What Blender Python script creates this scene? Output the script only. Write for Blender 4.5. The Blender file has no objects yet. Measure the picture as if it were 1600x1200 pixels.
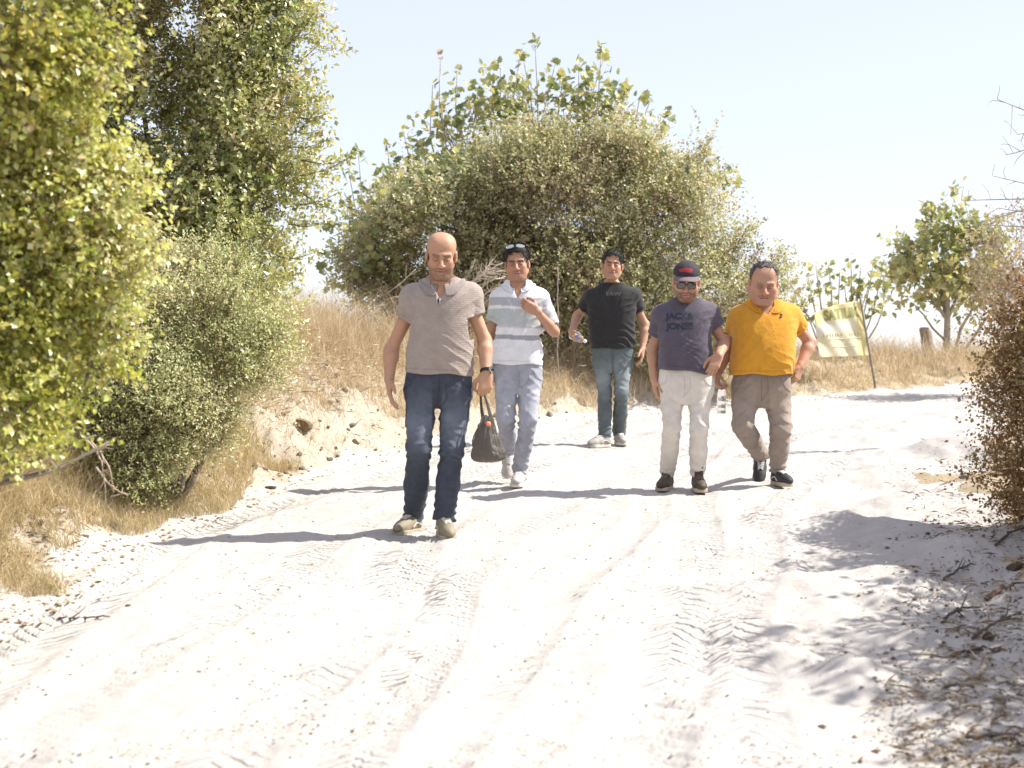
import bpy, bmesh, math, random
import numpy as np
from mathutils import Vector, Matrix

# ------------------------------------------------------------------ camera, sky, sun, exposure
SC = bpy.context.scene
COL = SC.collection
F = 2537.0                                    # focal length in pixels of a 1600 px wide frame
CAMZ = 1.5
cd = bpy.data.cameras.new('camera')
cd.sensor_width = 36.0
cd.lens = 36.0 * F / 1600.0
cd.clip_start = 0.05
cd.clip_end = 8000
cd.dof.use_dof = True
cd.dof.focus_distance = 11.8
cd.dof.aperture_fstop = 3.5
cam = bpy.data.objects.new('camera', cd)
cam.location = (0, 0, CAMZ)
cam.rotation_euler = (math.radians(90), 0, 0)
COL.objects.link(cam)
SC.camera = cam

SUN_EL = math.radians(48)
SUN_AZ = math.atan2(0.985, 0.13)               # clockwise from +Y
world = bpy.data.worlds.new('World')
SC.world = world
world.use_nodes = True
wn = world.node_tree
bg = wn.nodes['Background']
sky = wn.nodes.new('ShaderNodeTexSky')
sky.sky_type = 'NISHITA'
sky.sun_disc = False
sky.sun_elevation = SUN_EL
sky.sun_rotation = SUN_AZ
sky.air_density = 1.0
sky.dust_density = 0.6
sky.ozone_density = 1.6
# summer haze: the clear sky is veiled evenly all round
hz = wn.nodes.new('ShaderNodeMix')
hz.data_type = 'RGBA'
hz.inputs[0].default_value = 0.75
wn.links.new(sky.outputs[0], hz.inputs[6])
hz.inputs[7].default_value = (2.27, 2.18, 2.46, 1)
wn.links.new(hz.outputs[2], bg.inputs[0])
bg.inputs[1].default_value = 0.10

sl = bpy.data.lights.new('sun', 'SUN')
sl.energy = 2.3
sl.angle = math.radians(0.53)
sl.color = (1.0, 0.95, 0.87)
sun = bpy.data.objects.new('sun', sl)
SDIR = Vector((math.sin(SUN_AZ) * math.cos(SUN_EL), math.cos(SUN_AZ) * math.cos(SUN_EL), math.sin(SUN_EL)))
sun.rotation_euler = (-SDIR).to_track_quat('-Z', 'Y').to_euler()
sun.location = (20, 10, 30)
COL.objects.link(sun)

SC.view_settings.view_transform = 'Standard'
SC.view_settings.look = 'None'
SC.view_settings.gamma = 1.0
SC.view_settings.use_curve_mapping = False
SC.view_settings.exposure = 1.87
SC.render.engine = 'CYCLES'
SC.cycles.max_bounces = 8
SC.cycles.diffuse_bounces = 4
SC.cycles.transmission_bounces = 8
SC.cycles.transparent_max_bounces = 8

# ------------------------------------------------------------------ helpers
def at(px, py, d):
    """a point of the place seen at that pixel of the photograph, d metres away"""
    return np.array([(px - 800.0) / F * d, d, CAMZ + (600.0 - py) / F * d])

def nrm(v):
    v = np.asarray(v, float)
    return v / (np.linalg.norm(v, axis=-1, keepdims=True) + 1e-12)

def tag(o, label=None, cat=None, group=None, kind=None):
    if label: o['label'] = label
    if cat: o['category'] = cat
    if group: o['group'] = group
    if kind: o['kind'] = kind
    return o

def empty(name, loc):
    o = bpy.data.objects.new(name, None)
    o.empty_display_size = 0.2
    o.location = loc
    COL.objects.link(o)
    return o

def world_of(o):
    m = o.matrix_basis.copy()
    return world_of(o.parent) @ o.matrix_parent_inverse @ m if o.parent else m

def link(name, me, mat=None, parent=None):
    o = bpy.data.objects.new(name, me)
    if mat is not None:
        me.materials.clear()
        me.materials.append(mat)
    COL.objects.link(o)
    if parent is not None:
        o.parent = parent
        if parent.matrix_basis.translation.length > 0 or parent.parent:
            o.matrix_parent_inverse = world_of(parent).inverted()
    return o

def np_mesh(name, V, faces, col=None, smooth=True):
    """faces: (n,k) array, or a list of such arrays with different k"""
    if not isinstance(faces, list): faces = [faces]
    faces = [np.asarray(f, np.int32) for f in faces if len(f)]
    me = bpy.data.meshes.new(name)
    V = np.asarray(V, np.float32)
    me.vertices.add(len(V))
    me.vertices.foreach_set('co', V.ravel())
    nl = sum(f.size for f in faces)
    nf = sum(len(f) for f in faces)
    me.loops.add(nl)
    me.polygons.add(nf)
    me.loops.foreach_set('vertex_index', np.concatenate([f.ravel() for f in faces]))
    tot = np.concatenate([np.full(len(f), f.shape[1], np.int32) for f in faces])
    st = np.concatenate([[0], np.cumsum(tot)[:-1]]).astype(np.int32)
    me.polygons.foreach_set('loop_start', st)
    me.polygons.foreach_set('loop_total', tot)
    me.polygons.foreach_set('use_smooth', np.full(nf, smooth, bool))
    if col is not None:
        a = me.color_attributes.new('col', 'FLOAT_COLOR', 'POINT')
        c = np.ones((len(V), 4), np.float32)
        c[:, :3] = col
        a.data.foreach_set('color', c.ravel())
    me.update()
    me.validate()
    return me

def hash01(*k):
    h = np.zeros(np.broadcast(*k).shape, np.uint32)
    for i, a in enumerate(k):
        h ^= (np.asarray(a).astype(np.int64) * [374761393, 668265263, 2147483647 - 58, 1274126177][i % 4]).astype(np.uint32)
        h = (h ^ (h >> np.uint32(13))) * np.uint32(1274126177)
        h ^= h >> np.uint32(16)
    return h.astype(np.float64) / 4294967295.0

def vnoise(x, y, seed=0):
    ix = np.floor(x); iy = np.floor(y)
    fx = x - ix; fy = y - iy
    fx = fx * fx * (3 - 2 * fx); fy = fy * fy * (3 - 2 * fy)
    a = hash01(ix, iy, seed + 0 * ix); b = hash01(ix + 1, iy, seed + 0 * ix)
    c = hash01(ix, iy + 1, seed + 0 * ix); d = hash01(ix + 1, iy + 1, seed + 0 * ix)
    return (a + (b - a) * fx) * (1 - fy) + (c + (d - c) * fx) * fy - 0.5

def sstep(a, b, x):
    t = np.clip((x - a) / (b - a), 0, 1)
    return t * t * (3 - 2 * t)

# ------------------------------------------------------------------ materials
def new_mat(name):
    m = bpy.data.materials.new(name)
    m.use_nodes = True
    nt = m.node_tree
    return m, nt, nt.nodes['Principled BSDF'], nt.nodes['Material Output']

def ramp(nt, fac, stops):
    r = nt.nodes.new('ShaderNodeValToRGB')
    e = r.color_ramp.elements
    while len(e) < len(stops): e.new(0.5)
    for i, (p, c) in enumerate(stops):
        e[i].position = p
        e[i].color = (*c, 1) if len(c) == 3 else c
    nt.links.new(fac, r.inputs[0])
    return r.outputs[0]

def noise(nt, scale, detail=4, rough=0.6, vec=None, dist=0.0):
    n = nt.nodes.new('ShaderNodeTexNoise')
    n.inputs['Scale'].default_value = scale
    n.inputs['Detail'].default_value = detail
    n.inputs['Roughness'].default_value = rough
    n.inputs['Distortion'].default_value = dist
    if vec is not None: nt.links.new(vec, n.inputs['Vector'])
    return n.outputs['Fac']

def bump(nt, h, dist, strength=1.0, normal=None):
    b = nt.nodes.new('ShaderNodeBump')
    b.inputs['Distance'].default_value = dist
    b.inputs['Strength'].default_value = strength
    nt.links.new(h, b.inputs['Height'])
    if normal is not None: nt.links.new(normal, b.inputs['Normal'])
    return b.outputs['Normal']

def objco(nt):
    return nt.nodes.new('ShaderNodeTexCoord').outputs['Object']

def mixc(nt, fac, a, b, mode='MIX'):
    m = nt.nodes.new('ShaderNodeMix')
    m.data_type = 'RGBA'
    m.blend_type = mode
    if isinstance(fac, float): m.inputs[0].default_value = fac
    else: nt.links.new(fac, m.inputs[0])
    for s, v in ((6, a), (7, b)):
        if isinstance(v, (tuple, list)): m.inputs[s].default_value = (*v, 1)
        else: nt.links.new(v, m.inputs[s])
    return m.outputs[2]

def attr(nt, name='col'):
    a = nt.nodes.new('ShaderNodeAttribute')
    a.attribute_name = name
    return a.outputs['Color']

def plain(name, c, rough=0.6, sc=0, amt=0.25, bsc=0, bd=0.001, metal=0.0, spec=0.5):
    m, nt, b, o = new_mat(name)
    b.inputs['Roughness'].default_value = rough
    b.inputs['Metallic'].default_value = metal
    b.inputs['Specular IOR Level'].default_value = spec
    b.inputs['Base Color'].default_value = (*c, 1)
    if sc:
        lo = tuple(x * (1 - amt) for x in c); hi = tuple(min(1, x * (1 + amt)) for x in c)
        nt.links.new(ramp(nt, noise(nt, sc, 5, .65, objco(nt)), [(0.3, lo), (0.7, hi)]), b.inputs['Base Color'])
    if bsc:
        nt.links.new(bump(nt, noise(nt, bsc, 4, .6, objco(nt)), bd), b.inputs['Normal'])
    return m

def leaf_mat(name, trans=0.35, rough=0.45, tcol=(1.25, 1.2, 0.55), spec=0.4):
    """colour of every leaf comes from its own attribute; light also passes through the blade"""
    m, nt, b, o = new_mat(name)
    c = attr(nt)
    nt.links.new(c, b.inputs['Base Color'])
    b.inputs['Roughness'].default_value = rough
    b.inputs['Specular IOR Level'].default_value = spec
    t = nt.nodes.new('ShaderNodeBsdfTranslucent')
    nt.links.new(mixc(nt, 1.0, c, tcol, 'MULTIPLY'), t.inputs[0])
    mx = nt.nodes.new('ShaderNodeMixShader')
    mx.inputs[0].default_value = trans
    nt.links.new(b.outputs[0], mx.inputs[1])
    nt.links.new(t.outputs[0], mx.inputs[2])
    nt.links.new(mx.outputs[0], o.inputs[0])
    return m
# ------------------------------------------------------------------ the ground: road, bank, knoll, plain
_ly = np.array([-40, 0, 4, 7.2, 9.35, 11.6, 14.2, 17, 20.3, 22.8, 25, 30, 60, 5000.])
_lx = np.array([-2.6, -2.5, -2.4, -2.3, -2.25, -1.75, -1.0, .33, 3.6, 6.65, 10, 20, 90, 9000.])
_ry = np.array([-40, 0, 4, 5.3, 8.15, 12, 16, 18.4, 20, 21.4, 24, 60, 5000.])
_rx = np.array([1.0, 1.1, 1.3, 1.5, 2.2, 3.0, 4.4, 5.6, 7.2, 10, 20, 140, 12000.])
def edge_l(y): return np.interp(y, _ly, _lx)
def edge_r(y): return np.interp(y, _ry, _rx)
def side_l(x, y):
    e = edge_l(y); g = (edge_l(y + .3) - edge_l(y - .3)) / .6
    return (e - x) / np.sqrt(1 + g * g)
def side_r(x, y):
    e = edge_r(y); g = (edge_r(y + .3) - edge_r(y - .3)) / .6
    return (x - e) / np.sqrt(1 + g * g)

MOUNDS = [(3.67, 13.6, .17, .34, .30), (4.0, 13.1, .10, .3, .25), (2.05, 9.7, .10, .30, .22), (1.62, 9.9, .07, .25, .2), (2.6, 10.6, .09, .4, .25),
          (1.25, 7.75, .08, .34, .18), (1.75, 7.9, .07, .30, .2), (2.9, 9.2, .12, .3, .3), (1.28, 5.95, .08, .16, .2), (1.0, 6.9, .06, .35, .16),
          (1.75, 8.7, .06, .3, .16), (2.45, 8.7, .10, .26, .24), (0.95, 5.3, .05, .25, .14), (2.9, 12.0, .07, .4, .2), (1.6, 6.6, .06, .3, .12),
          (1.02, 6.25, .05, .22, .1), (3.3, 15, .08, .5, .3), (1.45, 5.5, .06, .2, .1)]

# tyre tracks: place across the road, half width, tread spacing, slant of the ribs, depth, height of the ribs
TRACKS = [(.10, .17, .10, 1.1, .022, .016), (.235, .14, .075, .8, .012, .012), (.36, .19, .10, -1.1, .018, .014), (.485, .14, .07, .9, .014, .012),
          (.585, .11, .055, .2, .018, .008), (.69, .17, .09, 1.1, .02, .014), (.80, .15, .08, -.9, .014, .011)]

def zg(x, y, fine=True):
    x = np.asarray(x, float); y = np.asarray(y, float)
    yy = np.minimum(y, 24)
    z = 0.0658 * yy
    # beyond the crest the hill drops to a plain
    over = np.maximum(y - 24.5, 0)
    z = z - np.where(over < 12, 0.018 * over ** 2, 0.018 * 144 + 0.43 * (over - 12))
    lat = np.maximum(np.abs(x - 1) - 9 - np.clip(y - 8, 0, 12) * 0.3, 0)
    z = z - 0.02 * np.minimum(lat, 20) ** 2 * (lat > 0)
    s = side_l(x, y); t = side_r(x, y)
    B = np.interp(y, [0, 5, 8, 10, 12.8, 15, 17, 20, 24, 30], [.35, .4, .45, .58, .74, .76, .58, .26, .22, .1])
    wv = 1.1 + .35 * vnoise(y * 1.1, y * 0 + 3.3, 5)
    bank = B * sstep(-.12, 1, s / wv) + np.clip(s - wv, 0, 5) * np.interp(y, [0, 8, 12, 16, 20, 24], [.04, .06, .12, .15, .10, .02])
    z = z + bank * (s > -.3)
    z = z + .12 * sstep(0, 1.2, t) + .05 * np.clip(t - 1, 0, 4)
    if fine:
        inb = sstep(-.05, .35, s) * (1 - sstep(2.2, 3.5, s))
        z = z + inb * (.20 * vnoise(x * 2.2, y * 1.8, 11) + .11 * vnoise(x * 5.3, y * 4.7, 12) + .085 * vnoise(x * 13, y * 11, 13) + .06 * vnoise(x * 30, y * 27, 14) + .03 * vnoise(x * 61, y * 50, 15))
        # road
        r = (1 - sstep(-.05, .3, s)) * (1 - sstep(0.2, .9, t))
        w = np.maximum(edge_r(y) - edge_l(y), .5)
        u = (x - edge_l(y)) / w
        trk = 0 * x
        rib = 0 * x
        for k, (u0, hw, lam, sl, dep, am) in enumerate(TRACKS):
            wob = .03 * np.sin(y * .55 + k * 2.1) + .012 * np.sin(y * 1.7 + k)
            du = (u - u0 - wob) * w
            m = np.exp(-(du / hw) ** 4)
            edge = np.exp(-((np.abs(du) - hw * 1.25) / .05) ** 2)
            fade = np.clip(.75 + 1.6 * vnoise(x * .9 + k * 7, y * .55, 30 + k), 0, 1)
            trk = trk - dep * .7 * m + dep * .4 * edge * fade
            ph = 2 * np.pi * (y + sl * np.abs(du) * (1 if k % 2 else -1)) / lam
            wv2 = np.sin(ph + 1.2 * vnoise(x * 4, y * 4, 40 + k))
            rib = rib + am * m * fade * (np.clip(wv2 * 2.2, -.8, 1) - .1) * (.7 + .9 * vnoise(x * 14, y * 14, 50 + k))
        z = z + r * (trk + rib)
        rr = sstep(-1.6, -.4, t)
        gr = (edge_r(y + .3) - edge_r(y - .3)) / .6
        across = x - gr * y
        z = z + r * (.03 * vnoise(x * 1.1, y * .9, 21) + .013 * vnoise(x * 3.1, y * 2.6, 22) + .009 * vnoise(x * 8, y * 7, 23) + .009 * vnoise(x * 19, y * 17, 24) + .008 * vnoise(x * 41, y * 37, 25))
        z = z + rr * r * (.07 * vnoise(across * 2.2 + .8 * vnoise(x * 1.3, y * 1.3, 8), y * .8, 26) + .05 * vnoise(x * 4.2, y * 4.0, 28) + .03 * vnoise(x * 9, y * 9, 27))
        for mx, my, h, sx, sy in MOUNDS:
            q = ((x - mx) / sx) ** 2 + ((y - my) / sy) ** 2
            z = z + h * np.exp(-q ** .8)
        ot = sstep(.1, .8, t) * (1 - sstep(3, 5, t))
        z = z + ot * (.10 * vnoise(x * 3, y * 3, 31) + .05 * vnoise(x * 9, y * 9, 32) + .02 * vnoise(x * 25, y * 25, 33))
    return z

def gpoint(x, y, dz=0.0):
    return np.array([x, y, float(zg(x, y)) + dz])

ys = [3.4]
while ys[-1] < 27: ys.append(ys[-1] + max(.014, .0036 * ys[-1]))
step = .12
while ys[-1] < 5000:
    ys.append(ys[-1] + step); step *= 1.22
back = [3.4]; step = .05
while back[-1] > -400:
    back.append(back[-1] - step); step *= 1.35
ys = np.array(back[:0:-1] + ys)
xs = list(np.arange(-3.2, 3.2, .024))
step = .026
while xs[-1] < 5000:
    xs.append(xs[-1] + step); step *= 1.026 if xs[-1] < 14 else 1.25
left = [-3.2]; step = .026
while left[-1] > -5000:
    left.append(left[-1] - step); step *= 1.045 if left[-1] > -12 else 1.25
xs = np.array(left[:0:-1] + xs)
GX, GY = np.meshgrid(xs, ys)
GZ = zg(GX, GY)
nx, ny = len(xs), len(ys)
idx = np.arange(nx * ny).reshape(ny, nx)
quads = np.stack([idx[:-1, :-1], idx[:-1, 1:], idx[1:, 1:], idx[1:, :-1]], -1).reshape(-1, 4)
cx = (GX[:-1, :-1] + GX[1:, 1:]).ravel() / 2
cy = (GY[:-1, :-1] + GY[1:, 1:]).ravel() / 2
sl_ = side_l(cx, cy) + .25 * vnoise(cx * 2, cy * 2, 61) + .1 * vnoise(cx * 9, cy * 9, 62)
sr_ = side_r(cx, cy) + .5 * vnoise(cx * 1.6, cy * 1.6, 63) + .2 * vnoise(cx * 8, cy * 8, 64)
is_road = (sl_ < .06) & (sr_ < .28) & (cy < 40) & (cy > -40)
is_bank = (~is_road) & (sl_ < 1.25) & (sl_ >= .0) & (cy < 21) & (cy > 0)
VV = np.stack([GX, GY, GZ], -1).reshape(-1, 3)

def sub_sheet(name, mask, mat):
    q = quads[mask]
    used, inv = np.unique(q, return_inverse=True)
    o = link(name, np_mesh(name, VV[used], inv.reshape(-1, 4)), mat)
    tag(o, kind='structure')
    return o

def dirt_mat(name, c0, c1, c2, speck, speck_amt, bd=0.012):
    m, nt, b, o = new_mat(name)
    co = objco(nt)
    big = noise(nt, .9, 5, .6, co, .3)
    mid = noise(nt, 9, 6, .65, co)
    fine = noise(nt, 70, 5, .7, co)
    c = ramp(nt, big, [(.3, c0), (.55, c1), (.75, c2)])
    c = mixc(nt, .35, c, ramp(nt, mid, [(.3, tuple(x * .75 for x in c0)), (.7, c2)]))
    sp = noise(nt, 26, 3, .75, co)
    c = mixc(nt, ramp(nt, sp, [(.60, (0, 0, 0)), (.72, (speck_amt,) * 3)]), c, speck)
    nt.links.new(c, b.inputs['Base Color'])
    b.inputs['Roughness'].default_value = .95
    b.inputs['Specular IOR Level'].default_value = .15
    n = bump(nt, mid, bd, .6)
    n = bump(nt, fine, bd * .35, .7, n)
    nt.links.new(n, b.inputs['Normal'])
    return m

M_ROAD = dirt_mat('pale_road_dust', (.44, .41, .375), (.49, .46, .425), (.53, .505, .47), (.26, .22, .17), .6)
M_BANK = dirt_mat('yellowish_bank_soil', (.39, .325, .235), (.47, .41, .325), (.53, .485, .42), (.21, .155, .09), .9, .035)
M_GROUND = dirt_mat('dry_hill_soil', (.33, .26, .165), (.40, .325, .22), (.46, .39, .28), (.18, .13, .08), .8, .02)
road = sub_sheet('road', is_road, M_ROAD)
# where each point lies across and along the road, so that the tread marks can follow its bends
rv = np.empty(len(road.data.vertices) * 3, np.float32); road.data.vertices.foreach_get('co', rv); rv = rv.reshape(-1, 3)
ra_ = road.data.attributes.new('lane', 'FLOAT_VECTOR', 'POINT')
rw_ = np.maximum(edge_r(rv[:, 1]) - edge_l(rv[:, 1]), .5)
ru_ = (rv[:, 0] - edge_l(rv[:, 1])) / rw_
ra_.data.foreach_set('vector', np.stack([ru_, rw_, rv[:, 1]], -1).astype(np.float32).ravel())

def tread_relief(m):
    nt = m.node_tree; b = nt.nodes['Principled BSDF']
    at_ = nt.nodes.new('ShaderNodeAttribute'); at_.attribute_name = 'lane'
    sp = nt.nodes.new('ShaderNodeSeparateXYZ'); nt.links.new(at_.outputs['Vector'], sp.inputs[0])
    U_, W_, Y_ = sp.outputs
    def mth(op, *a):
        n = nt.nodes.new('ShaderNodeMath'); n.operation = op
        for i, v in enumerate(a):
            if isinstance(v, (int, float)): n.inputs[i].default_value = v
            else: nt.links.new(v, n.inputs[i])
        return n.outputs[0]
    co = objco(nt)
    nz = noise(nt, 3.5, 3, .6, co); patch = noise(nt, .8, 3, .6, co)
    tot = None
    for k, (u0, hw, lam, sl, dep, am) in enumerate(TRACKS):
        wob = mth('ADD', mth('MULTIPLY', mth('SINE', mth('MULTIPLY_ADD', Y_, .55, k * 2.1)), .03), mth('MULTIPLY', mth('SINE', mth('MULTIPLY_ADD', Y_, 1.7, float(k))), .008))
        du = mth('ABSOLUTE', mth('MULTIPLY', mth('SUBTRACT', mth('SUBTRACT', U_, u0), wob), W_))
        mask = mth('SUBTRACT', 1.0, mth('SMOOTH_MIN', mth('POWER', mth('DIVIDE', du, hw), 4.0), 1.0, .1))
        mask = mth('MAXIMUM', mask, 0.0)
        ph = mth('MULTIPLY', mth('ADD', mth('MULTIPLY_ADD', du, sl * (1 if k % 2 else -1), Y_), mth('MULTIPLY', nz, .05)), 2 * math.pi / lam)
        wv = mth('MINIMUM', mth('MAXIMUM', mth('MULTIPLY', mth('SINE', ph), 2.0), -.8), 1.0)
        e = mth('MULTIPLY', mth('MULTIPLY', wv, mask), am * 60)
        # the crisp shoulder of the track
        sh = mth('POWER', 2.718, mth('MULTIPLY', mth('POWER', mth('DIVIDE', mth('SUBTRACT', du, hw * 1.08), .018), 2.0), -1.0))
        e = mth('ADD', e, mth('MULTIPLY', sh, .40))
        tot = e if tot is None else mth('ADD', tot, e)
    pm = nt.nodes.new('ShaderNodeMapRange'); pm.inputs[1].default_value = .40; pm.inputs[2].default_value = .60; pm.inputs[3].default_value = .06
    nt.links.new(patch, pm.inputs[0])
    tot = mth('MULTIPLY', tot, pm.outputs[0])
    old = b.inputs['Normal'].links[0].from_socket
    nt.links.new(bump(nt, tot, .0070, 1.0, old), b.inputs['Normal'])
tread_relief(M_ROAD)
sub_sheet('bank', is_bank, M_BANK)
sub_sheet('ground', ~(is_road | is_bank), M_GROUND)
# ------------------------------------------------------------------ plants
class Acc:
    """collects tubes and pieces that become ONE mesh"""
    def __init__(s): s.V = []; s.F4 = []; s.F3 = []; s.C = []; s.n = 0
    def add(s, V, F, c=(.5, .5, .5)):
        F = np.asarray(F)
        (s.F4 if F.shape[1] == 4 else s.F3).append(F + s.n)
        s.V.append(V); s.n += len(V)
        c = np.asarray(c, float)
        s.C.append(np.broadcast_to(c, (len(V), 3)))
    def tube(s, P, R, n=6, c=(.5, .5, .5), cap=True):
        P = np.asarray(P, float); k = len(P)
        R = np.broadcast_to(np.asarray(R, float), (k,))
        T = np.gradient(P, axis=0); T = nrm(T)
        ref = np.array([0, 0, 1.]) if abs(T[0][2]) < .9 else np.array([1., 0, 0])
        A = nrm(np.cross(T, ref)); B = np.cross(T, A)
        th = np.linspace(0, 2 * np.pi, n, endpoint=False)
        V = P[:, None] + R[:, None, None] * (np.cos(th)[None, :, None] * A[:, None] + np.sin(th)[None, :, None] * B[:, None])
        i = np.arange(k * n).reshape(k, n)
        Fq = np.stack([i[:-1], np.roll(i[:-1], -1, 1), np.roll(i[1:], -1, 1), i[1:]], -1).reshape(-1, 4)
        V = V.reshape(-1, 3)
        if cap:
            V = np.vstack([V, P[0], P[-1]])
            a = np.stack([np.roll(i[0], -1), i[0], np.full(n, k * n)], -1)
            b = np.stack([i[-1], np.roll(i[-1], -1), np.full(n, k * n + 1)], -1)
            s.F3.append(np.vstack([a, b]) + s.n)
        s.add(V, Fq, c)
    def mesh(s, name, smooth=True):
        return np_mesh(name, np.vstack(s.V), [np.vstack(f) for f in (s.F4, s.F3) if f], np.vstack(s.C), smooth)

def curve_pts(P, n=8):
    """a smooth line through the points"""
    P = np.asarray(P, float)
    t = np.linspace(0, 1, len(P)); u = np.linspace(0, 1, n)
    if len(P) < 3: return np.stack([np.interp(u, t, P[:, k]) for k in range(3)], -1)
    Q = np.vstack([2 * P[0] - P[1], P, 2 * P[-1] - P[-2]])
    out = []
    for v in u:
        x = v * (len(P) - 1); i = min(int(x), len(P) - 2); f = x - i
        p0, p1, p2, p3 = Q[i:i + 4]
        out.append(.5 * (2 * p1 + (p2 - p0) * f + (2 * p0 - 5 * p1 + 4 * p2 - p3) * f * f + (3 * p1 - p0 - 3 * p2 + p3) * f ** 3))
    return np.array(out)

# a leaf: along, across, lift (in units of length / width / length)
T_LEAF = (np.array([[0, 0, 0], [.45, .5, .07], [.45, 0, -.02], [.45, -.5, .07], [1, 0, -.06]]), np.array([[0, 2, 1], [0, 3, 2], [1, 2, 4], [2, 3, 4]]))
T_FOLD = (np.array([[0, 0, 0], [.5, .5, .12], [1, 0, -.05], [.45, -.5, .12]]), np.array([[0, 2, 1], [0, 3, 2]]))
T_SMALL = (np.array([[0, 0, 0], [.5, .5, .05], [1, 0, 0], [.5, -.5, .05]]), np.array([[0, 3, 2, 1]]))
_lob = [(0, 0), (.10, .30), (.02, .52), (.30, .36), (.42, .62), (.56, .30), (.72, .40), (.80, .16), (1.0, 0)]
_v = [(x, y, .10 * y) for x, y in _lob] + [(x, -y, .10 * y) for x, y in _lob[1:-1]] + [(.42, 0, -.03)]
_r = list(range(0, 9)) + list(range(15, 8, -1))
T_LOBED = (np.array(_v), np.array([[16, _r[(k + 1) % 16], _r[k]] for k in range(16)]))
_iv = [(0, 0), (-.06, .34), (.25, .55), (.55, .36), (1, 0)]
_v = [(x, y, .08 * y) for x, y in _iv] + [(x, -y, .08 * y) for x, y in _iv[1:-1]] + [(.4, 0, -.03)]
_r = [0, 1, 2, 3, 4, 7, 6, 5]
T_BROAD = (np.array(_v), np.array([[8, _r[(k + 1) % 8], _r[k]] for k in range(8)]))

def leaves(tpl, P, D, N, L, W, C):
    V0, F0 = tpl
    D = nrm(D); S = nrm(np.cross(N, D)); N = np.cross(D, S)
    V = P[:, None] + D[:, None] * (V0[:, 0] * L[:, None])[..., None] + S[:, None] * (V0[:, 1] * W[:, None])[..., None] + N[:, None] * (V0[:, 2] * L[:, None])[..., None]
    n, k = len(P), len(V0)
    Fa = F0[None] + (np.arange(n) * k)[:, None, None]
    return V.reshape(-1, 3), Fa.reshape(-1, F0.shape[1]), np.repeat(C, k, 0)

def lobe(px, py, d, rx, ry, rz=None):
    """an ellipsoid lobe of a crown: centre and radii, from its place and size in the photograph at distance d"""
    m = d / F
    return (*at(px, py, d), rx * m, (rz if rz is not None else .8 * rx * m), ry * m)

def crown_points(rng, lobes, n, shell=.55, rough=.22, hole=.0, hscale=2.2, front=None, seed=0, sub=.36, fill=.22):
    """points over a crown: clumps of twigs of uneven size standing on the lobes, and a thinner filling between them"""
    L = np.array(lobes)
    ar = (L[:, 3] * L[:, 5] + L[:, 3] * L[:, 4] + L[:, 4] * L[:, 5])
    w = ar / ar.sum()
    m = max(8, int(7.0 * ar.sum() / (sub * np.median(L[:, 3])) ** 2 / 3.0))
    m = min(m, 420)
    k = rng.choice(len(L), m, p=w)
    d = nrm(rng.normal(size=(m, 3)))
    Cc = L[k, :3] + d * L[k, 3:] * np.where(rng.random((m, 1)) < .10, rng.uniform(.9, 1.12, (m, 1)), rng.uniform(.55, .86, (m, 1)))
    Rc = L[k, 3:].mean(1) * sub * rng.uniform(.35, 1.6, m)
    q = np.min(np.stack([(((Cc - l[:3]) / l[3:]) ** 2).sum(1) for l in L]), 0)
    ok = q > .26
    if hole > 0: ok &= rng.random(m) > hole
    Cc, Rc, Oc = Cc[ok], Rc[ok], nrm(d[ok] / L[k[ok], 3:])
    nc = int(n * (1 - fill))
    wc = Rc ** 2 / (Rc ** 2).sum()
    j = rng.choice(len(Cc), nc, p=wc)
    dd = nrm(rng.normal(size=(nc, 3)) + Oc[j] * .7)
    P1 = Cc[j] + dd * Rc[j][:, None] * np.array([1.1, 1.1, .85]) * (rng.uniform(.35, 1.0, (nc, 1)) ** .6 + rough * .35 * rng.normal(size=(nc, 1)))
    O1 = nrm(dd * .8 + Oc[j] * .5)
    nf = n - nc
    k = rng.choice(len(L), nf, p=w); d = nrm(rng.normal(size=(nf, 3)))
    P2 = L[k, :3] + d * L[k, 3:] * (shell + (.92 - shell) * rng.random((nf, 1)) ** .7)
    O2 = nrm(d / L[k, 3:])
    P = np.vstack([P1, P2]); O = np.vstack([O1, O2])
    q = np.min(np.stack([(((P - l[:3]) / l[3:]) ** 2).sum(1) for l in L]), 0)
    keep = q > (shell * .85) ** 2
    if hole > 0:
        h = vnoise(P[:, 0] * hscale + P[:, 1] * .7 * hscale, P[:, 2] * hscale + P[:, 1] * .4, 71 + seed) + .5 * vnoise(P[:, 0] * hscale * 2.3 + P[:, 1], P[:, 2] * hscale * 2.3, 72 + seed)
        keep &= h > -.55 + hole
    if front is not None:
        keep &= (O[:, 1] < front) | (rng.random(len(P)) < .25)
    keep &= P[:, 2] > zg(P[:, 0], P[:, 1], False) + .02
    return P[keep], O[keep]

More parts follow.
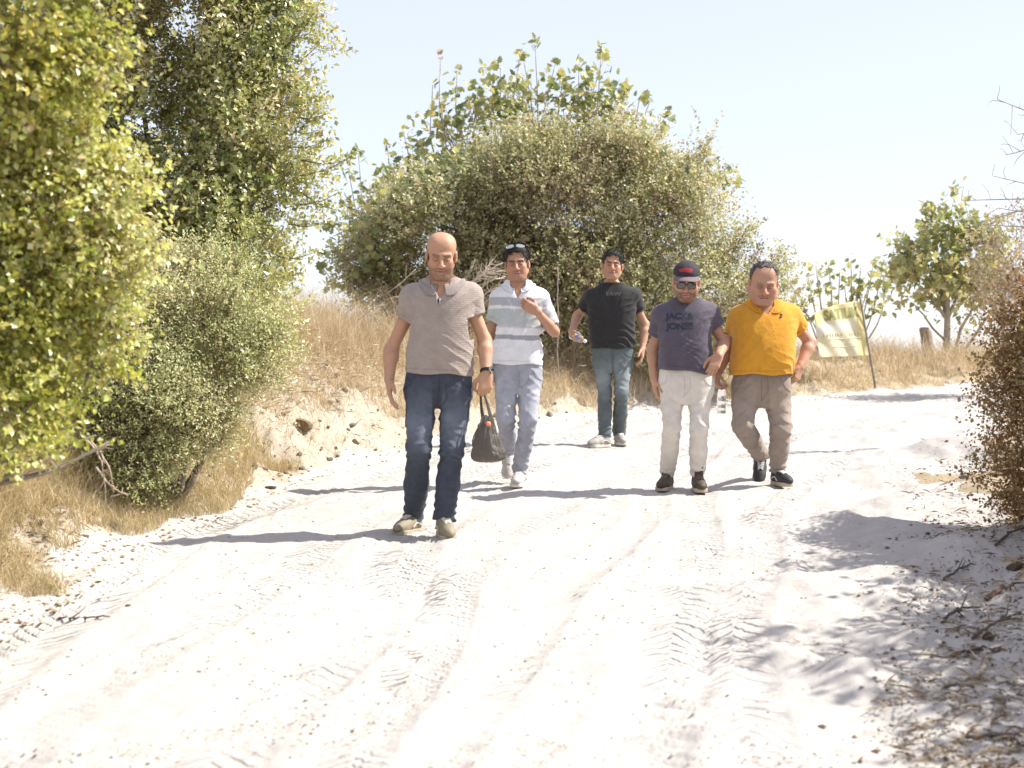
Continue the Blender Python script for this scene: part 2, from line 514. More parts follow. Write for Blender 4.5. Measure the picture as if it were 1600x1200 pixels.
def crown(name, lobes, n, per, L, W, pal, mat, parent, seed=0, tpl=T_LEAF, tlen=.2, shell=.55, rough=.22, hole=.0, hscale=2.2, up=.35, lie=.6, stem=True, front=.45, pieces=0, stemc=(.20, .15, .10), droop=0.0, shoots=0, slong=3.5, back=None):
    """twigs spread over the crown's lobes, leaves along every twig; the PIECES largest in view become leaf objects"""
    rng = np.random.default_rng(seed)
    P, O = crown_points(rng, lobes, n, shell, rough, hole, hscale, front, seed)
    n = len(P)
    T = nrm(O * .8 + rng.normal(size=(n, 3)) * .45 + np.array([0, 0, up]))
    tl = tlen * rng.uniform(.5, 1.3, n)
    if shoots:
        # long shoots that break the outline
        La = np.array(lobes)
        q = np.min(np.stack([(((P - l[:3]) / l[3:]) ** 2).sum(1) for l in La]), 0) + rng.random(n) * .5 + .35 * O[:, 2]
        s_i = np.argsort(-q)[:shoots * 3]; s_i = rng.permutation(s_i)[:shoots]
        ts = nrm(O[s_i] * .7 + rng.normal(size=(shoots, 3)) * .3 + np.array([0, 0, .55]))
        ls = tlen * slong * rng.uniform(.5, 1.25, shoots)
        P = np.vstack([P] + [P[s_i]] * 3); O = np.vstack([O] + [O[s_i]] * 3); T = np.vstack([T] + [ts] * 3); tl = np.r_[tl, ls, ls, ls]; n = len(P)
    s = np.linspace(.15, 1, per)[None] * np.ones((n, 1)) + rng.uniform(-.08, .08, (n, per))
    side = nrm(np.cross(T, rng.normal(size=(n, 3))))
    ang = (np.arange(per) * 2.4)[None] + rng.uniform(0, 6.3, (n, 1))
    b2 = np.cross(T, side)
    perp = side[:, None] * np.cos(ang)[..., None] + b2[:, None] * np.sin(ang)[..., None]
    LP = (P[:, None] + T[:, None] * (s * tl[:, None])[..., None]).reshape(-1, 3)
    LD = (T[:, None] * .55 + perp * .8 - np.array([0, 0, droop])).reshape(-1, 3)
    LN = (np.repeat(O, per, 0) * lie + np.array([.25, -.1, .55]) + rng.normal(size=(n * per, 3)) * .55)
    m = n * per
    ll = L * rng.uniform(.6, 1.25, m); lw = ll * (W / L) * rng.uniform(.8, 1.2, m)
    pal = np.array([p[:3] for p in pal]); 
    cl = vnoise(P[:, 0] * 1.7 + P[:, 1], P[:, 2] * 1.7, seed + 5) + .5 + rng.normal(size=n) * .22
    ci = np.clip(cl * len(pal), 0, len(pal) - 1.001)
    i0 = ci.astype(int); f = (ci - i0)[:, None]
    tc = pal[i0] * (1 - f) + pal[i0 + 1] * f
    C = np.repeat(tc, per, 0) * rng.uniform(.7, 1.3, (m, 1)) * (1 + rng.normal(size=(m, 3)) * .06)
    C = np.clip(C, .005, .9)
    order = np.arange(m)
    if pieces:
        # those nearest the road side, facing it, show largest
        fr = -LP[:, 1] + rng.random(m) * .25
        vis = (LP[:, 0] * F / LP[:, 1] + 800 > 5) & (LP[:, 0] * F / LP[:, 1] + 800 < 1595) & ((CAMZ - LP[:, 2]) * F / LP[:, 1] + 600 > 5)
        fr = np.where(vis, fr, -1e9)
        order = np.argsort(-fr)
        pick = order[:pieces]; order = order[pieces:]
        me = leaf_piece(name, tpl, L, W, mat, C[pick].mean(0))
        for j in pick:
            Rm = np.stack([nrm(LD[j]), np.zeros(3), np.zeros(3)], 1)
            Rm[:, 1] = nrm(np.cross(LN[j], Rm[:, 0])); Rm[:, 2] = np.cross(Rm[:, 0], Rm[:, 1])
            o = link('leaf', me[int(rng.integers(len(me)))], None, parent)
            M = Matrix(Rm.tolist()).to_4x4() @ Matrix.Scale(ll[j] / L, 4)
            M.translation = Vector(LP[j])
            o.matrix_basis = M
    tpl = back or tpl
    V, Fc, CC = leaves(tpl, LP[order], LD[order], LN[order], ll[order], lw[order], C[order])
    A = [Fc]
    if stem:
        e = nrm(np.cross(T, O + .01)) * .0025
        tip = P + T * tl[:, None]
        rt = P - T * tl[:, None] * .5
        SV = np.stack([rt - e, rt + e, tip], 1).reshape(-1, 3)
        SF = np.arange(n * 3).reshape(n, 3) + len(V)
        V = np.vstack([V, SV]); CC = np.vstack([CC, np.broadcast_to(np.array(stemc), SV.shape)])
        A.append(SF)
    g = {}
    for f_ in A: g.setdefault(f_.shape[1], []).append(f_)
    o = link('foliage' if parent is not None else name, np_mesh(name + '_foliage', V, [np.vstack(x) for x in g.values()], CC, False), mat, parent)
    tag(o, kind='stuff')
    return o, P, O

def leaf_piece(name, tpl, L, W, mat, c):
    out = []
    for k, g in enumerate(((1, 1, 1), (1.3, 1.2, 1.1), (.75, .8, .7), (1.25, 1.0, .8))):
        V0, F0 = tpl
        V = V0 * np.array([L, W, L])
        me = np_mesh(name + '_leaf', V, F0, np.clip(np.array(c) * g, 0, 1)[None].repeat(len(V), 0), False)
        me.materials.append(mat)
        out.append(me)
    return out

def bark(name, c): return plain(name, c, .85, 14, .45, 60, .004)
M_BARK = bark('grey_brown_bark', (.20, .16, .12))
M_TWIG = bark('pale_dry_twig', (.42, .36, .29))
M_LEAF = leaf_mat('leathery_leaf', .22, .30, (1.25, 1.2, .55), .65)
M_LEAFY = leaf_mat('soft_yellow_green_leaf', .40, .33, (1.15, 1.15, .6), .6)
M_LEAFD = leaf_mat('small_dry_leaf', .25, .6, (1.15, 1.05, .7), .25)
M_FIG = leaf_mat('fig_leaf', .34, .42, (1.12, 1.08, .7), .5)

def plant(name, loc, label, cat, group=None):
    o = empty(name, loc)
    tag(o, label, cat, group)
    return o

def limbs(acc, base, tips, r0, r1, rng, c=(.2, .16, .12), bend=.25, n=7, sides=6):
    for t in tips:
        base = np.asarray(base, float); t = np.asarray(t, float)
        ln = np.linalg.norm(t - base)
        m1 = base + (t - base) * .35 + rng.normal(size=3) * bend * ln * .3 + np.array([0, 0, bend * ln * .25])
        m2 = base + (t - base) * .7 + rng.normal(size=3) * bend * ln * .25 + np.array([0, 0, bend * ln * .15])
        acc.tube(curve_pts([base, m1, m2, t], n), np.linspace(r0, r1, n), sides, c)

rng = np.random.default_rng(7)
# --- the tall evergreen oak on the left
DO = 12.6
g0 = gpoint(*at(290, 640, DO)[:2])
oak = plant('oak_tree', g0, 'tall dense evergreen oak at the left with small dark green leaves', 'tree')
oak_l = [lobe(300, 60, DO, 175, 150), lobe(405, 40, DO, 85, 110), lobe(405, 210, DO, 100, 110), lobe(290, 230, DO, 150, 150), lobe(425, 320, DO, 75, 75),
         lobe(345, 400, DO, 105, 95), lobe(250, 420, DO + .2, 120, 130), lobe(440, 120, DO, 55, 70), lobe(455, 255, DO, 55, 45), lobe(320, -140, DO, 190, 150), lobe(180, -60, DO, 170, 200),
         lobe(400, 490, DO - .6, 70, 70), lobe(330, 480, DO - .2, 110, 80), lobe(250, 320, DO, 130, 130), lobe(165, 90, DO - .3, 100, 140), lobe(200, 290, DO - .3, 90, 130), lobe(130, 330, DO, 100, 100), lobe(440, -60, DO, 60, 60), lobe(160, 200, DO + .3, 120, 200), lobe(410, 420, DO, 55, 50)]
PAL_OAK = [(.19, .23, .10), (.29, .325, .12), (.41, .425, .165), (.53, .52, .24), (.63, .58, .37)]
crown('oak', oak_l, 30000, 6, .046, .029, PAL_OAK, M_LEAF, oak, 3, T_FOLD, .17, .45, .26, .24, 2.0, shoots=170, slong=2.6)
A = Acc()
limbs(A, g0 - np.array([0, 0, .1]), [at(300, 330, DO)], .11, .07, rng)
limbs(A, at(300, 430, DO), [at(*q, DO) for q in ((400, 40), (300, 60), (420, 210), (430, 320), (220, 150), (340, -100))], .06, .012, rng)
link('trunk', A.mesh('oak_trunk'), M_BARK, oak)
# long shoots that stick out against the sky
A = Acc(); SP = []
for (a, b) in (((450, 70), (500, 5)), ((440, 110), (508, 60)), ((450, 180), (512, 178)), ((470, 250), (545, 250)), ((470, 275), (555, 240)), ((470, 300), (535, 330)), ((450, 350), (510, 345)),
               ((430, 400), (490, 395)), ((460, 40), (490, 20)), ((420, 430), (470, 425)), ((450, 230), (520, 215)), ((465, 320), (530, 300)), ((440, 130), (500, 150)), ((430, 150), (495, 95)), ((400, 470), (440, 520))):
    p = at(*a, DO - .3); q = at(*b, DO - .3)
    c = curve_pts([p, (p + q) / 2 + np.array([0, 0, -.03]), q], 12)
    A.tube(c, np.linspace(.006, .002, 12), 4, (.2, .16, .11)); SP.append(c)
link('shoots', tag(link('shoot', A.mesh('oak_shoots'), M_BARK, oak), kind='stuff').data, None) if False else tag(link('shoots', A.mesh('oak_shoots'), M_BARK, oak), kind='stuff')
r2 = np.random.default_rng(5)
pts = np.vstack(SP); pts = np.repeat(pts, 7, 0) + r2.normal(size=(len(pts) * 7, 3)) * .03
m = len(pts)
V, Fc, CC = leaves(T_LEAF, pts, r2.normal(size=(m, 3)) + np.array([.7, 0, .4]), r2.normal(size=(m, 3)) * .6 + np.array([.2, -.3, .7]), r2.uniform(.03, .055, m), r2.uniform(.016, .03, m), np.array(PAL_OAK)[r2.integers(1, 5, m)])
tag(link('shoot_leaves', np_mesh('oak_shoot_leaves', V, Fc, CC, False), M_LEAF, oak), kind='stuff')

# --- yellow-green broad-leaved bush at the left edge, nearest the camera
DN = 6.4
g1 = gpoint(-2.75, 7.0)
nb = plant('broadleaf_bush', g1, 'yellow green broad leaved bush filling the left edge of the picture', 'bush')
near_l = [lobe(140, 55, 6.0, 52, 60), lobe(205, 385, 6.5, 55, 60), lobe(185, 315, 6.4, 45, 40), lobe(160, 520, 6.7, 60, 50), lobe(120, 215, 6.2, 40, 35), lobe(30, 60, 6.0, 130, 140), lobe(-80, 230, 6.1, 180, 170), lobe(70, 330, 6.3, 125, 130), lobe(115, 430, 6.6, 110, 105), lobe(35, 540, 6.7, 145, 110), lobe(20, 610, 6.9, 95, 60), lobe(-120, 460, 6.4, 180, 220), lobe(20, -100, 6.0, 160, 110), lobe(-140, 40, 6.0, 170, 250)]
PAL_NEAR = [(.18, .22, .05), (.29, .32, .065), (.40, .41, .085), (.50, .49, .14), (.62, .60, .32)]
crown('broadleaf_bush', near_l, 17000, 6, .030, .023, PAL_NEAR, M_LEAFY, nb, 11, T_BROAD, .15, .5, .25, .20, 3.0, pieces=280, lie=.8, droop=.3, shoots=150, slong=2.2, back=T_FOLD)
A = Acc()
limbs(A, g1, [at(60, 620, 6.9), at(-40, 560, 6.6), at(150, 560, 6.9), at(40, 300, 6.3)], .035, .010, rng, bend=.3)
limbs(A, at(-20, 760, 6.6), [at(170, 690, 6.9), at(120, 630, 6.8), at(150, 680, 6.7), at(60, 640, 6.6)], .014, .005, rng, bend=.2)
link('trunk', A.mesh('broadleaf_trunk'), M_BARK, nb)

# --- grey-green shrub below the oak
DS = 10.4
g2 = gpoint(*at(280, 760, DS)[:2])
sh = plant('grey_green_shrub', g2, 'grey green fine leaved shrub on the bank below the tall oak', 'shrub')
shr_l = [lobe(310, 550, DS, 110, 85), lobe(240, 620, DS - .2, 105, 95), lobe(195, 685, DS - .4, 75, 80), lobe(385, 545, DS + .2, 65, 45), lobe(200, 560, DS, 110, 110), lobe(215, 735, DS - .5, 55, 50), lobe(310, 610, DS - .1, 55, 55), lobe(290, 465, DS + .5, 110, 75), lobe(395, 590, DS + .2, 32, 24), lobe(270, 690, DS - .3, 40, 45)]
PAL_SHR = [(.29, .33, .15), (.40, .435, .19), (.51, .525, .26), (.62, .60, .36)]
crown('grey_green_shrub', shr_l, 20000, 7, .024, .011, PAL_SHR, M_LEAFD, sh, 21, T_SMALL, .15, .5, .3, .16, 3.2, shoots=260, slong=2.4)
A = Acc()
limbs(A, g2, [at(300, 620, DS), at(240, 640, DS), at(360, 600, DS)], .03, .008, rng)
link('trunk', A.mesh('shrub_trunk'), M_BARK, sh)

# --- wide dry thicket in the middle of the picture
DB = 19.6
g3 = gpoint(*at(880, 560, DB)[:2])
th = plant('dry_bush', g3, 'wide olive brown dry bush with tiny leaves behind the walking men', 'bush')
bush_l = [lobe(880, 340, DB, 220, 110, 1.1), lobe(700, 390, DB, 140, 105, 1.0), lobe(1050, 380, DB, 130, 105, 1.0), lobe(880, 280, DB + .2, 120, 50, .8), lobe(790, 450, DB, 200, 100, 1.1), lobe(1080, 460, DB, 115, 90, .9), lobe(640, 430, DB + .1, 85, 85, .8),
          lobe(1160, 420, DB, 50, 55, .6), lobe(1000, 310, DB + .1, 110, 75, .8), lobe(730, 300, DB + .2, 80, 50, .6), lobe(960, 460, DB, 160, 100, 1.0), lobe(800, 255, DB + .3, 70, 35, .5), lobe(1150, 500, DB, 60, 60, .6), lobe(720, 520, DB - .2, 150, 60, .7), lobe(900, 530, DB - .2, 170, 60, .8), lobe(1060, 530, DB - .1, 110, 60, .7), lobe(600, 480, DB, 60, 60, .5), lobe(835, 222, DB, 42, 34, .4), lobe(955, 236, DB, 42, 32, .4), lobe(1085, 300, DB, 52, 42, .5), lobe(1178, 400, DB, 42, 42, .4), lobe(640, 330, DB, 50, 50, .5), lobe(740, 262, DB, 44, 36, .4), lobe(1020, 268, DB - .2, 44, 34, .4), lobe(900, 400, DB - .8, 120, 80, .4), lobe(700, 460, DB - .7, 90, 70, .4), lobe(1060, 430, DB - .6, 80, 70, .4)]
PAL_BUSH = [(.25, .205, .135), (.33, .315, .17), (.41, .41, .21), (.49, .49, .27), (.62, .59, .42)]
crown('dry_bush', bush_l, 50000, 7, .044, .028, PAL_BUSH, M_LEAFD, th, 31, T_SMALL, .24, .58, .22, .15, 1.6, front=.25, stemc=(.28, .22, .16), shoots=330, slong=2.0)
A = Acc()
limbs(A, g3, [at(q, w, DB) for q, w in ((700, 400), (880, 330), (1040, 380), (800, 300), (960, 300), (1120, 440), (640, 440))], .05, .010, rng, (.3, .24, .18))
link('trunk', A.mesh('bush_trunk'), M_BARK, th)

# --- fig tree behind it: bare arching stems with leaf rosettes at their ends
DF = 21.6
g4 = gpoint(*at(800, 540, DF)[:2])
fig = plant('fig_tree', g4, 'fig tree with thin bare stems rising above the dry bush', 'tree')
tips = [(688, 88), (676, 133), (714, 112), (745, 150), (758, 108), (782, 103), (815, 75), (836, 66), (812, 90), (868, 98), (880, 120), (905, 100), (912, 130), (940, 76), (943, 92), (975, 140), (968, 135), (1000, 150), (1018, 152), (1046, 190), (1035, 178),
        (630, 206), (605, 226), (560, 243), (690, 165), (720, 195), (735, 170), (770, 160), (800, 140), (800, 180), (830, 120), (850, 160), (880, 170), (920, 165), (950, 190), (980, 185), (700, 210), (660, 230), (640, 245), (1090, 245), (1120, 275), (1150, 290),
        (990, 220), (1010, 205), (570, 300), (600, 280), (545, 270), (520, 350), (505, 420), (525, 400), (555, 360), (590, 330), (620, 290), (540, 320), (515, 440), (580, 400), (560, 440), (600, 370)]
for _ in range(34):
    tips.append((rng.uniform(680, 1040), 0)); tips[-1] = (tips[-1][0], rng.uniform(125, 220) + .0016 * (tips[-1][0] - 860) ** 2)
A = Acc(); RP = []
for k, t in enumerate(tips):
    d = DF + rng.uniform(-.4, .5)
    q = at(*t, d)
    if t[0] < 630: b = at(630 + rng.uniform(-20, 30), 470 + rng.uniform(-20, 20), d)
    else: b = at(820 + (t[0] - 820) * .55 + rng.uniform(-15, 15), 300 + rng.uniform(-10, 30), d)
    mid = b + (q - b) * .55 + np.array([(t[0] - 820) / 2500 + rng.normal() * .12, 0, -.10 + rng.normal() * .05])
    c = curve_pts([b, mid, q], 10)
    A.tube(c, np.linspace(.016, .005, 10), 5, (.42, .38, .32))
    dry = k in (0, 1)
    nl = 4 if dry else int(rng.integers(5, 9))
    for j in range(nl): RP.append((q + rng.normal(size=3) * .04, q - mid, dry))
    if k % 2 == 0 or t[0] < 640:
        for s_ in ((.75, .6) if t[0] > 640 else (.85, .72, .6, .45, .3)):
            p = c[int(s_ * 9)]
            for j in range(3): RP.append((p + rng.normal(size=3) * .06, q - mid, False))
limbs(A, g4, [at(820, 320, DF), at(700, 330, DF), at(960, 330, DF), at(620, 460, DF), at(1080, 330, DF)], .07, .02, rng, (.42, .38, .32))
link('trunk', A.mesh('fig_trunk'), M_TWIG, fig)
PAL_FIG = [(.17, .22, .10), (.30, .33, .14), (.42, .43, .19), (.54, .51, .26)]
me_f = [x for c_ in PAL_FIG for x in leaf_piece('fig', T_LOBED, .11, .095, M_FIG, c_)[:2]]
me_dry = leaf_piece('fig_dry', T_LOBED, .12, .06, M_FIG, (.30, .17, .08))[0]
rng.shuffle(RP)
rest = []
for k, (p, ax, dry) in enumerate(RP):
    d = nrm(nrm(ax) * .5 + rng.normal(size=3) * .8); n_ = nrm(np.array([.15, -.35, .8]) + rng.normal(size=3) * .45)
    if k < 295:
        R0 = np.stack([d, nrm(np.cross(n_, d)), np.zeros(3)], 1); R0[:, 2] = np.cross(R0[:, 0], R0[:, 1])
        dark = p[0] < -1.75
        o = link('leaf', me_dry if dry else me_f[int(rng.integers(0, 4) if dark else rng.integers(1, len(me_f)))], None, fig)
        M = Matrix(R0.tolist()).to_4x4() @ Matrix.Scale(rng.uniform(.65, 1.25), 4); M.translation = Vector(p)
        o.matrix_basis = M
    else: rest.append((p, d, n_))
extra = [lobe(650, 310, DB - .9, 75, 55, .35), lobe(720, 262, DB - .7, 60, 40, .35), lobe(600, 380, DB - .6, 50, 70, .35), lobe(1000, 245, DB - .4, 50, 30, .3), lobe(1075, 285, DB - .4, 40, 25, .3), lobe(580, 390, DF - .5, 75, 90, .5), lobe(640, 300, DF - .3, 80, 60, .5), lobe(700, 215, DF, 75, 50, .4), lobe(850, 180, DF, 130, 60, .4), lobe(970, 190, DF, 70, 50, .4), lobe(760, 150, DF, 70, 40, .4), lobe(920, 140, DF, 60, 40, .4), lobe(1090, 270, DF, 60, 30, .4)]
PX, OX = crown_points(rng, extra, 2300, .3, .3, .1, fill=.7)
R_ = np.array([r[0] for r in rest] + list(PX)); D_ = np.array([r[1] for r in rest] + list(OX + rng.normal(size=OX.shape) * .6)); N_ = np.array([r[2] for r in rest] + list(OX * .3 + np.array([.1, -.3, .7]) + rng.normal(size=OX.shape) * .4))
m = len(R_)
V, Fc, CC = leaves(T_LOBED, R_, D_, N_, rng.uniform(.07, .135, m), rng.uniform(.06, .12, m), np.array(PAL_FIG)[rng.integers(0, 4, m)])
tag(link('foliage', np_mesh('fig_foliage', V, Fc, CC, False), M_FIG, fig), kind='stuff')

# --- young fig behind the banner
DY = 23.4
g5 = gpoint(*at(1310, 560, DY)[:2])
yf = plant('young_fig', g5, 'young fig shrub with upright stems growing behind the yellow banner', 'shrub')
A = Acc(); PAL_YF = [(.26, .29, .12), (.36, .37, .16), (.48, .46, .24)]
me_y = [x for c_ in PAL_YF for x in leaf_piece('young_fig', T_LOBED, .125, .10, M_FIG, c_)[:2]]
for k, t in enumerate([(1245, 455), (1262, 430), (1275, 415), (1295, 412), (1312, 425), (1330, 410), (1345, 418), (1365, 412), (1378, 425), (1385, 440), (1360, 440), (1300, 440), (1280, 445), (1320, 450), (1345, 460), (1250, 480), (1365, 475), (1240, 450)]):
    q = at(*t, DY + rng.uniform(-.3, .3)); b = at(1310 + (t[0] - 1310) * .35, 560, DY)
    mid = b + (q - b) * .5 + rng.normal(size=3) * .05
    c = curve_pts([b, mid, q], 8)
    A.tube(c, np.linspace(.016, .006, 8), 5, (.42, .38, .32))
    for s_ in (7, 7, 7, 7, 7, 6, 6, 6, 5, 5, 4):
        d = nrm(nrm(q - mid) * .5 + rng.normal(size=3) * .8); n_ = nrm(np.array([.15, -.35, .8]) + rng.normal(size=3) * .45)
        R0 = np.stack([d, nrm(np.cross(n_, d)), np.zeros(3)], 1); R0[:, 2] = np.cross(R0[:, 0], R0[:, 1])
        o = link('leaf', me_y[int(rng.integers(len(me_y)))], None, yf)
        M = Matrix(R0.tolist()).to_4x4() @ Matrix.Scale(rng.uniform(.6, 1.2), 4); M.translation = Vector(c[s_] + rng.normal(size=3) * .05)
        o.matrix_basis = M
link('trunk', A.mesh('young_fig_stems'), M_TWIG, yf)

# --- small tree on the knoll
DT = 25.0
g6 = gpoint(*at(1478, 545, DT)[:2])
kt = plant('small_tree', g6, 'small round tree with a thin bare trunk on the grassy knoll', 'tree')
kt_l = [lobe(1480, 410, DT, 62, 55), lobe(1435, 440, DT, 36, 45), lobe(1530, 400, DT, 44, 48), lobe(1482, 350, DT, 30, 36), lobe(1420, 410, DT, 24, 30), lobe(1545, 440, DT, 30, 40), lobe(1490, 465, DT, 40, 30), lobe(1520, 365, DT, 22, 22)]
PAL_KT = [(.30, .33, .18), (.40, .41, .22), (.50, .48, .27), (.58, .54, .34)]
crown('small_tree', kt_l, 600, 6, .10, .07, PAL_KT, M_LEAFY, kt, 41, T_BROAD, .30, .25, .3, .12, 1.6, front=None, pieces=120)
A = Acc()
A.tube(curve_pts([g6 - np.array([0, 0, .1]), at(1480, 480, DT), at(1476, 400, DT)], 10), np.linspace(.06, .03, 10), 7)
limbs(A, at(1480, 500, DT), [at(1430, 440, DT), at(1530, 420, DT), at(1485, 350, DT), at(1450, 470, DT)], .03, .008, rng)
limbs(A, gpoint(*at(1490, 550, DT)[:2]), [at(1525, 450, DT)], .03, .015, rng, bend=.1)
limbs(A, gpoint(*at(1495, 556, DT)[:2]), [at(1560, 470, DT)], .03, .015, rng, bend=.05)
limbs(A, at(1475, 530, DT), [at(1430, 480, DT)], .02, .01, rng, bend=.1)
link('trunk', A.mesh('small_tree_trunk'), M_TWIG, kt)

# --- sparse pale shrub right of it
DP = 20.5
g7 = gpoint(*at(1590, 560, DP)[:2])
ps = plant('pale_shrub', g7, 'sparse pinkish grey shrub between the small tree and the brown bush', 'shrub')
crown('pale_shrub', [lobe(1565, 430, DP, 55, 70), lobe(1600, 380, DP, 55, 60), lobe(1555, 490, DP, 45, 50), lobe(1620, 470, DP, 60, 80), lobe(1545, 395, DP, 30, 40)], 1100, 5, .045, .03, [(.34, .29, .20), (.44, .36, .26), (.54, .44, .35)], M_LEAFD, ps, 51, T_SMALL, .25, .2, .35, .3, 1.8, front=None, stemc=(.4, .33, .28))
A = Acc()
limbs(A, g7, [at(1560, 420, DP), at(1600, 380, DP), at(1550, 480, DP)], .03, .008, rng)
link('trunk', A.mesh('pale_shrub_trunk'), M_TWIG, ps)

# --- brown half-dry bush at the right edge
g8 = gpoint(3.35, 9.3)
rb = plant('brown_bush', g8, 'rusty brown half dry bush at the right edge of the road', 'bush')
rb_l = [lobe(1625, 500, 9.6, 65, 60), lobe(1625, 610, 9.5, 90, 75), lobe(1640, 720, 9.3, 100, 90), lobe(1660, 810, 9.1, 90, 70), lobe(1720, 560, 9.4, 120, 130), lobe(1760, 700, 9.0, 140, 140), lobe(1690, 480, 9.8, 60, 70), (3.75, 8.6, 1.5, .65, .7, .9)]
PAL_RB = [(.16, .085, .04), (.26, .14, .06), (.38, .22, .10), (.32, .26, .12)]
crown('brown_bush', rb_l, 21000, 7, .026, .018, PAL_RB, M_LEAFD, rb, 61, T_SMALL, .16, .40, .28, .06, 2.6, front=None, stemc=(.22, .12, .07))
A = Acc()
limbs(A, g8, [at(1600, 620, 9.4), at(1640, 500, 9.6), at(1700, 520, 9.4), at(1640, 720, 9.3)], .03, .008, rng)
link('trunk', A.mesh('brown_bush_trunk'), M_BARK, rb)

# --- broad-leaved tree that stands beyond the right edge and shades the verge
g10 = gpoint(4.6, 6.8)
rt = plant('roadside_tree', g10, 'leafy tree just beyond the right edge whose shade lies across the verge', 'tree')
crown('roadside_tree', [(4.3, 6.6, 2.15, .70, 1.2, .62), (3.9, 5.1, 1.9, .65, .9, .60), (4.9, 6.4, 2.6, 1.0, 1.6, .9), (4.2, 8.4, 2.3, .65, .9, .6), (3.2, 4.0, 1.9, .6, .6, .5)], 4200, 6, .07, .045, PAL_OAK, M_LEAF, rt, 81, T_FOLD, .22, .4, .25, .22, 1.6, front=None)
A = Acc()
limbs(A, g10, [(3.8, 6.5, 2.2), (3.6, 5.2, 1.9), (4.5, 6.5, 2.8), (4.0, 8.2, 2.3)], .09, .015, rng)
link('trunk', A.mesh('roadside_tree_trunk'), M_BARK, rt)

# --- bare thorny tree beyond the right edge, its twigs reaching into the picture
g9 = gpoint(6.6, 14.2)
bt = plant('bare_tree', g9, 'leafless grey twigs of a bare tree reaching in from the upper right edge', 'tree')
A = Acc()
DBT = 14.2
A.tube(curve_pts([g9, g9 + np.array([-.1, 0, 1.5]), at(1930, 150, DBT)], 8), np.linspace(.09, .03, 8), 7)
for (a, m_, b) in (((1760, 260), (1640, 190), (1558, 155)), ((1760, 280), (1650, 230), (1572, 242)), ((1760, 320), (1660, 300), (1556, 276)), ((1760, 330), (1650, 312), (1502, 313)), ((1760, 350), (1650, 320), (1540, 345)),
                   ((1760, 200), (1660, 200), (1590, 210)), ((1760, 400), (1660, 345), (1560, 325)), ((1760, 380), (1660, 360), (1525, 350)), ((1780, 120), (1690, 100), (1620, 60))):
    p, q, e = at(*a, DBT), at(*m_, DBT - .2), at(*b, DBT - .1)
    c = curve_pts([p, q, e], 14)
    A.tube(np.vstack([np.array([6.9, DBT, p[2] - .5])[None], c]), np.linspace(.014, .003, 15), 5, (.45, .4, .36))
    for j in range(4, 14):
        d = nrm(np.array([-.6 if rng.random() < .6 else .1, rng.normal() * .4, rng.normal() * .9]))
        ln = rng.uniform(.06, .28)
        A.tube(curve_pts([c[j], c[j] + d * ln * .6 + rng.normal(size=3) * .02, c[j] + d * ln], 5), np.linspace(.0035, .0018, 5), 4, (.45, .4, .36), False)
link('trunk', A.mesh('bare_tree_branches'), M_TWIG, bt)

# --- dry grass, blade by blade
def grass(name, P, H, W, pal, seed, lean=.35, label=None, segs=2):
    r = np.random.default_rng(seed)
    n = len(P)
    th = r.uniform(0, 6.283, n)
    S = np.stack([np.cos(th), np.sin(th), 0 * th], -1)
    Dl = nrm(np.stack([r.normal(size=n) * .8 - .2, r.normal(size=n) * .8, 0 * th], -1)) * (lean * r.uniform(.2, 1.6, n) * H)[:, None]
    up = np.array([0, 0, 1.])
    w = (W * r.uniform(.6, 1.4, n))[:, None]
    p0, p1, p2 = P, P + Dl * .3 + up * (H * .6)[:, None], P + Dl + up * H[:, None] * .95
    V = np.stack([p0 - S * w, p0 + S * w, p1 - S * w * .75, p1 + S * w * .75, p2], 1).reshape(-1, 3)
    b = (np.arange(n) * 5)[:, None]
    q = np.hstack([b, b + 1, b + 3, b + 2]); t = np.hstack([b + 2, b + 3, b + 4])
    pal = np.array(pal)
    C = pal[r.integers(0, len(pal), n)] * r.uniform(.75, 1.2, (n, 1))
    o = link(name, np_mesh(name, V, [q, t], np.repeat(C, 5, 0), False), M_STRAW)
    tag(o, kind='stuff', label=label, cat='grass')
    return o
M_STRAW = leaf_mat('dry_straw', .35, .65, (1.1, 1.0, .8), .2)
PAL_G = [(.58, .48, .33), (.64, .55, .40), (.52, .42, .28), (.70, .62, .49), (.44, .35, .22)]

def scatter(r, n, x0, x1, y0, y1, keep):
    x = r.uniform(x0, x1, n); y = r.uniform(y0, y1, n)
    k = keep(x, y); x = x[k]; y = y[k]
    return np.stack([x, y, zg(x, y) - .01], -1)

r3 = np.random.default_rng(91)
def clump(x, y, sc, seed): return vnoise(x * sc, y * sc, seed) + .5 * vnoise(x * sc * 2.7, y * sc * 2.7, seed + 1)
# the grassy hillside above the bank
P = scatter(r3, 190000, -5.5, 5.5, 10.5, 20.5, lambda x, y: (side_l(x, y) > np.interp(y, [10, 14, 17], [.55, .42, .18]) + .3 * vnoise(x * 3, y * 3, 1)) & (side_l(x, y) < 4.2) & (clump(x, y, 1.6, 101) > -.22))
H = np.interp(P[:, 1], [10, 12.5, 15, 18, 20], [.22, .42, .62, .60, .45]) * r3.uniform(.4, 1.3, len(P))
H *= np.clip(sstep(.3, 1.3, side_l(P[:, 0], P[:, 1])), .4, 1)
grass('hillside_grass', P, H, np.interp(P[:, 1], [10, 20], [.0014, .0022]), PAL_G, 1, 1.05, 'tall dry straw coloured grass on the slope behind the men')
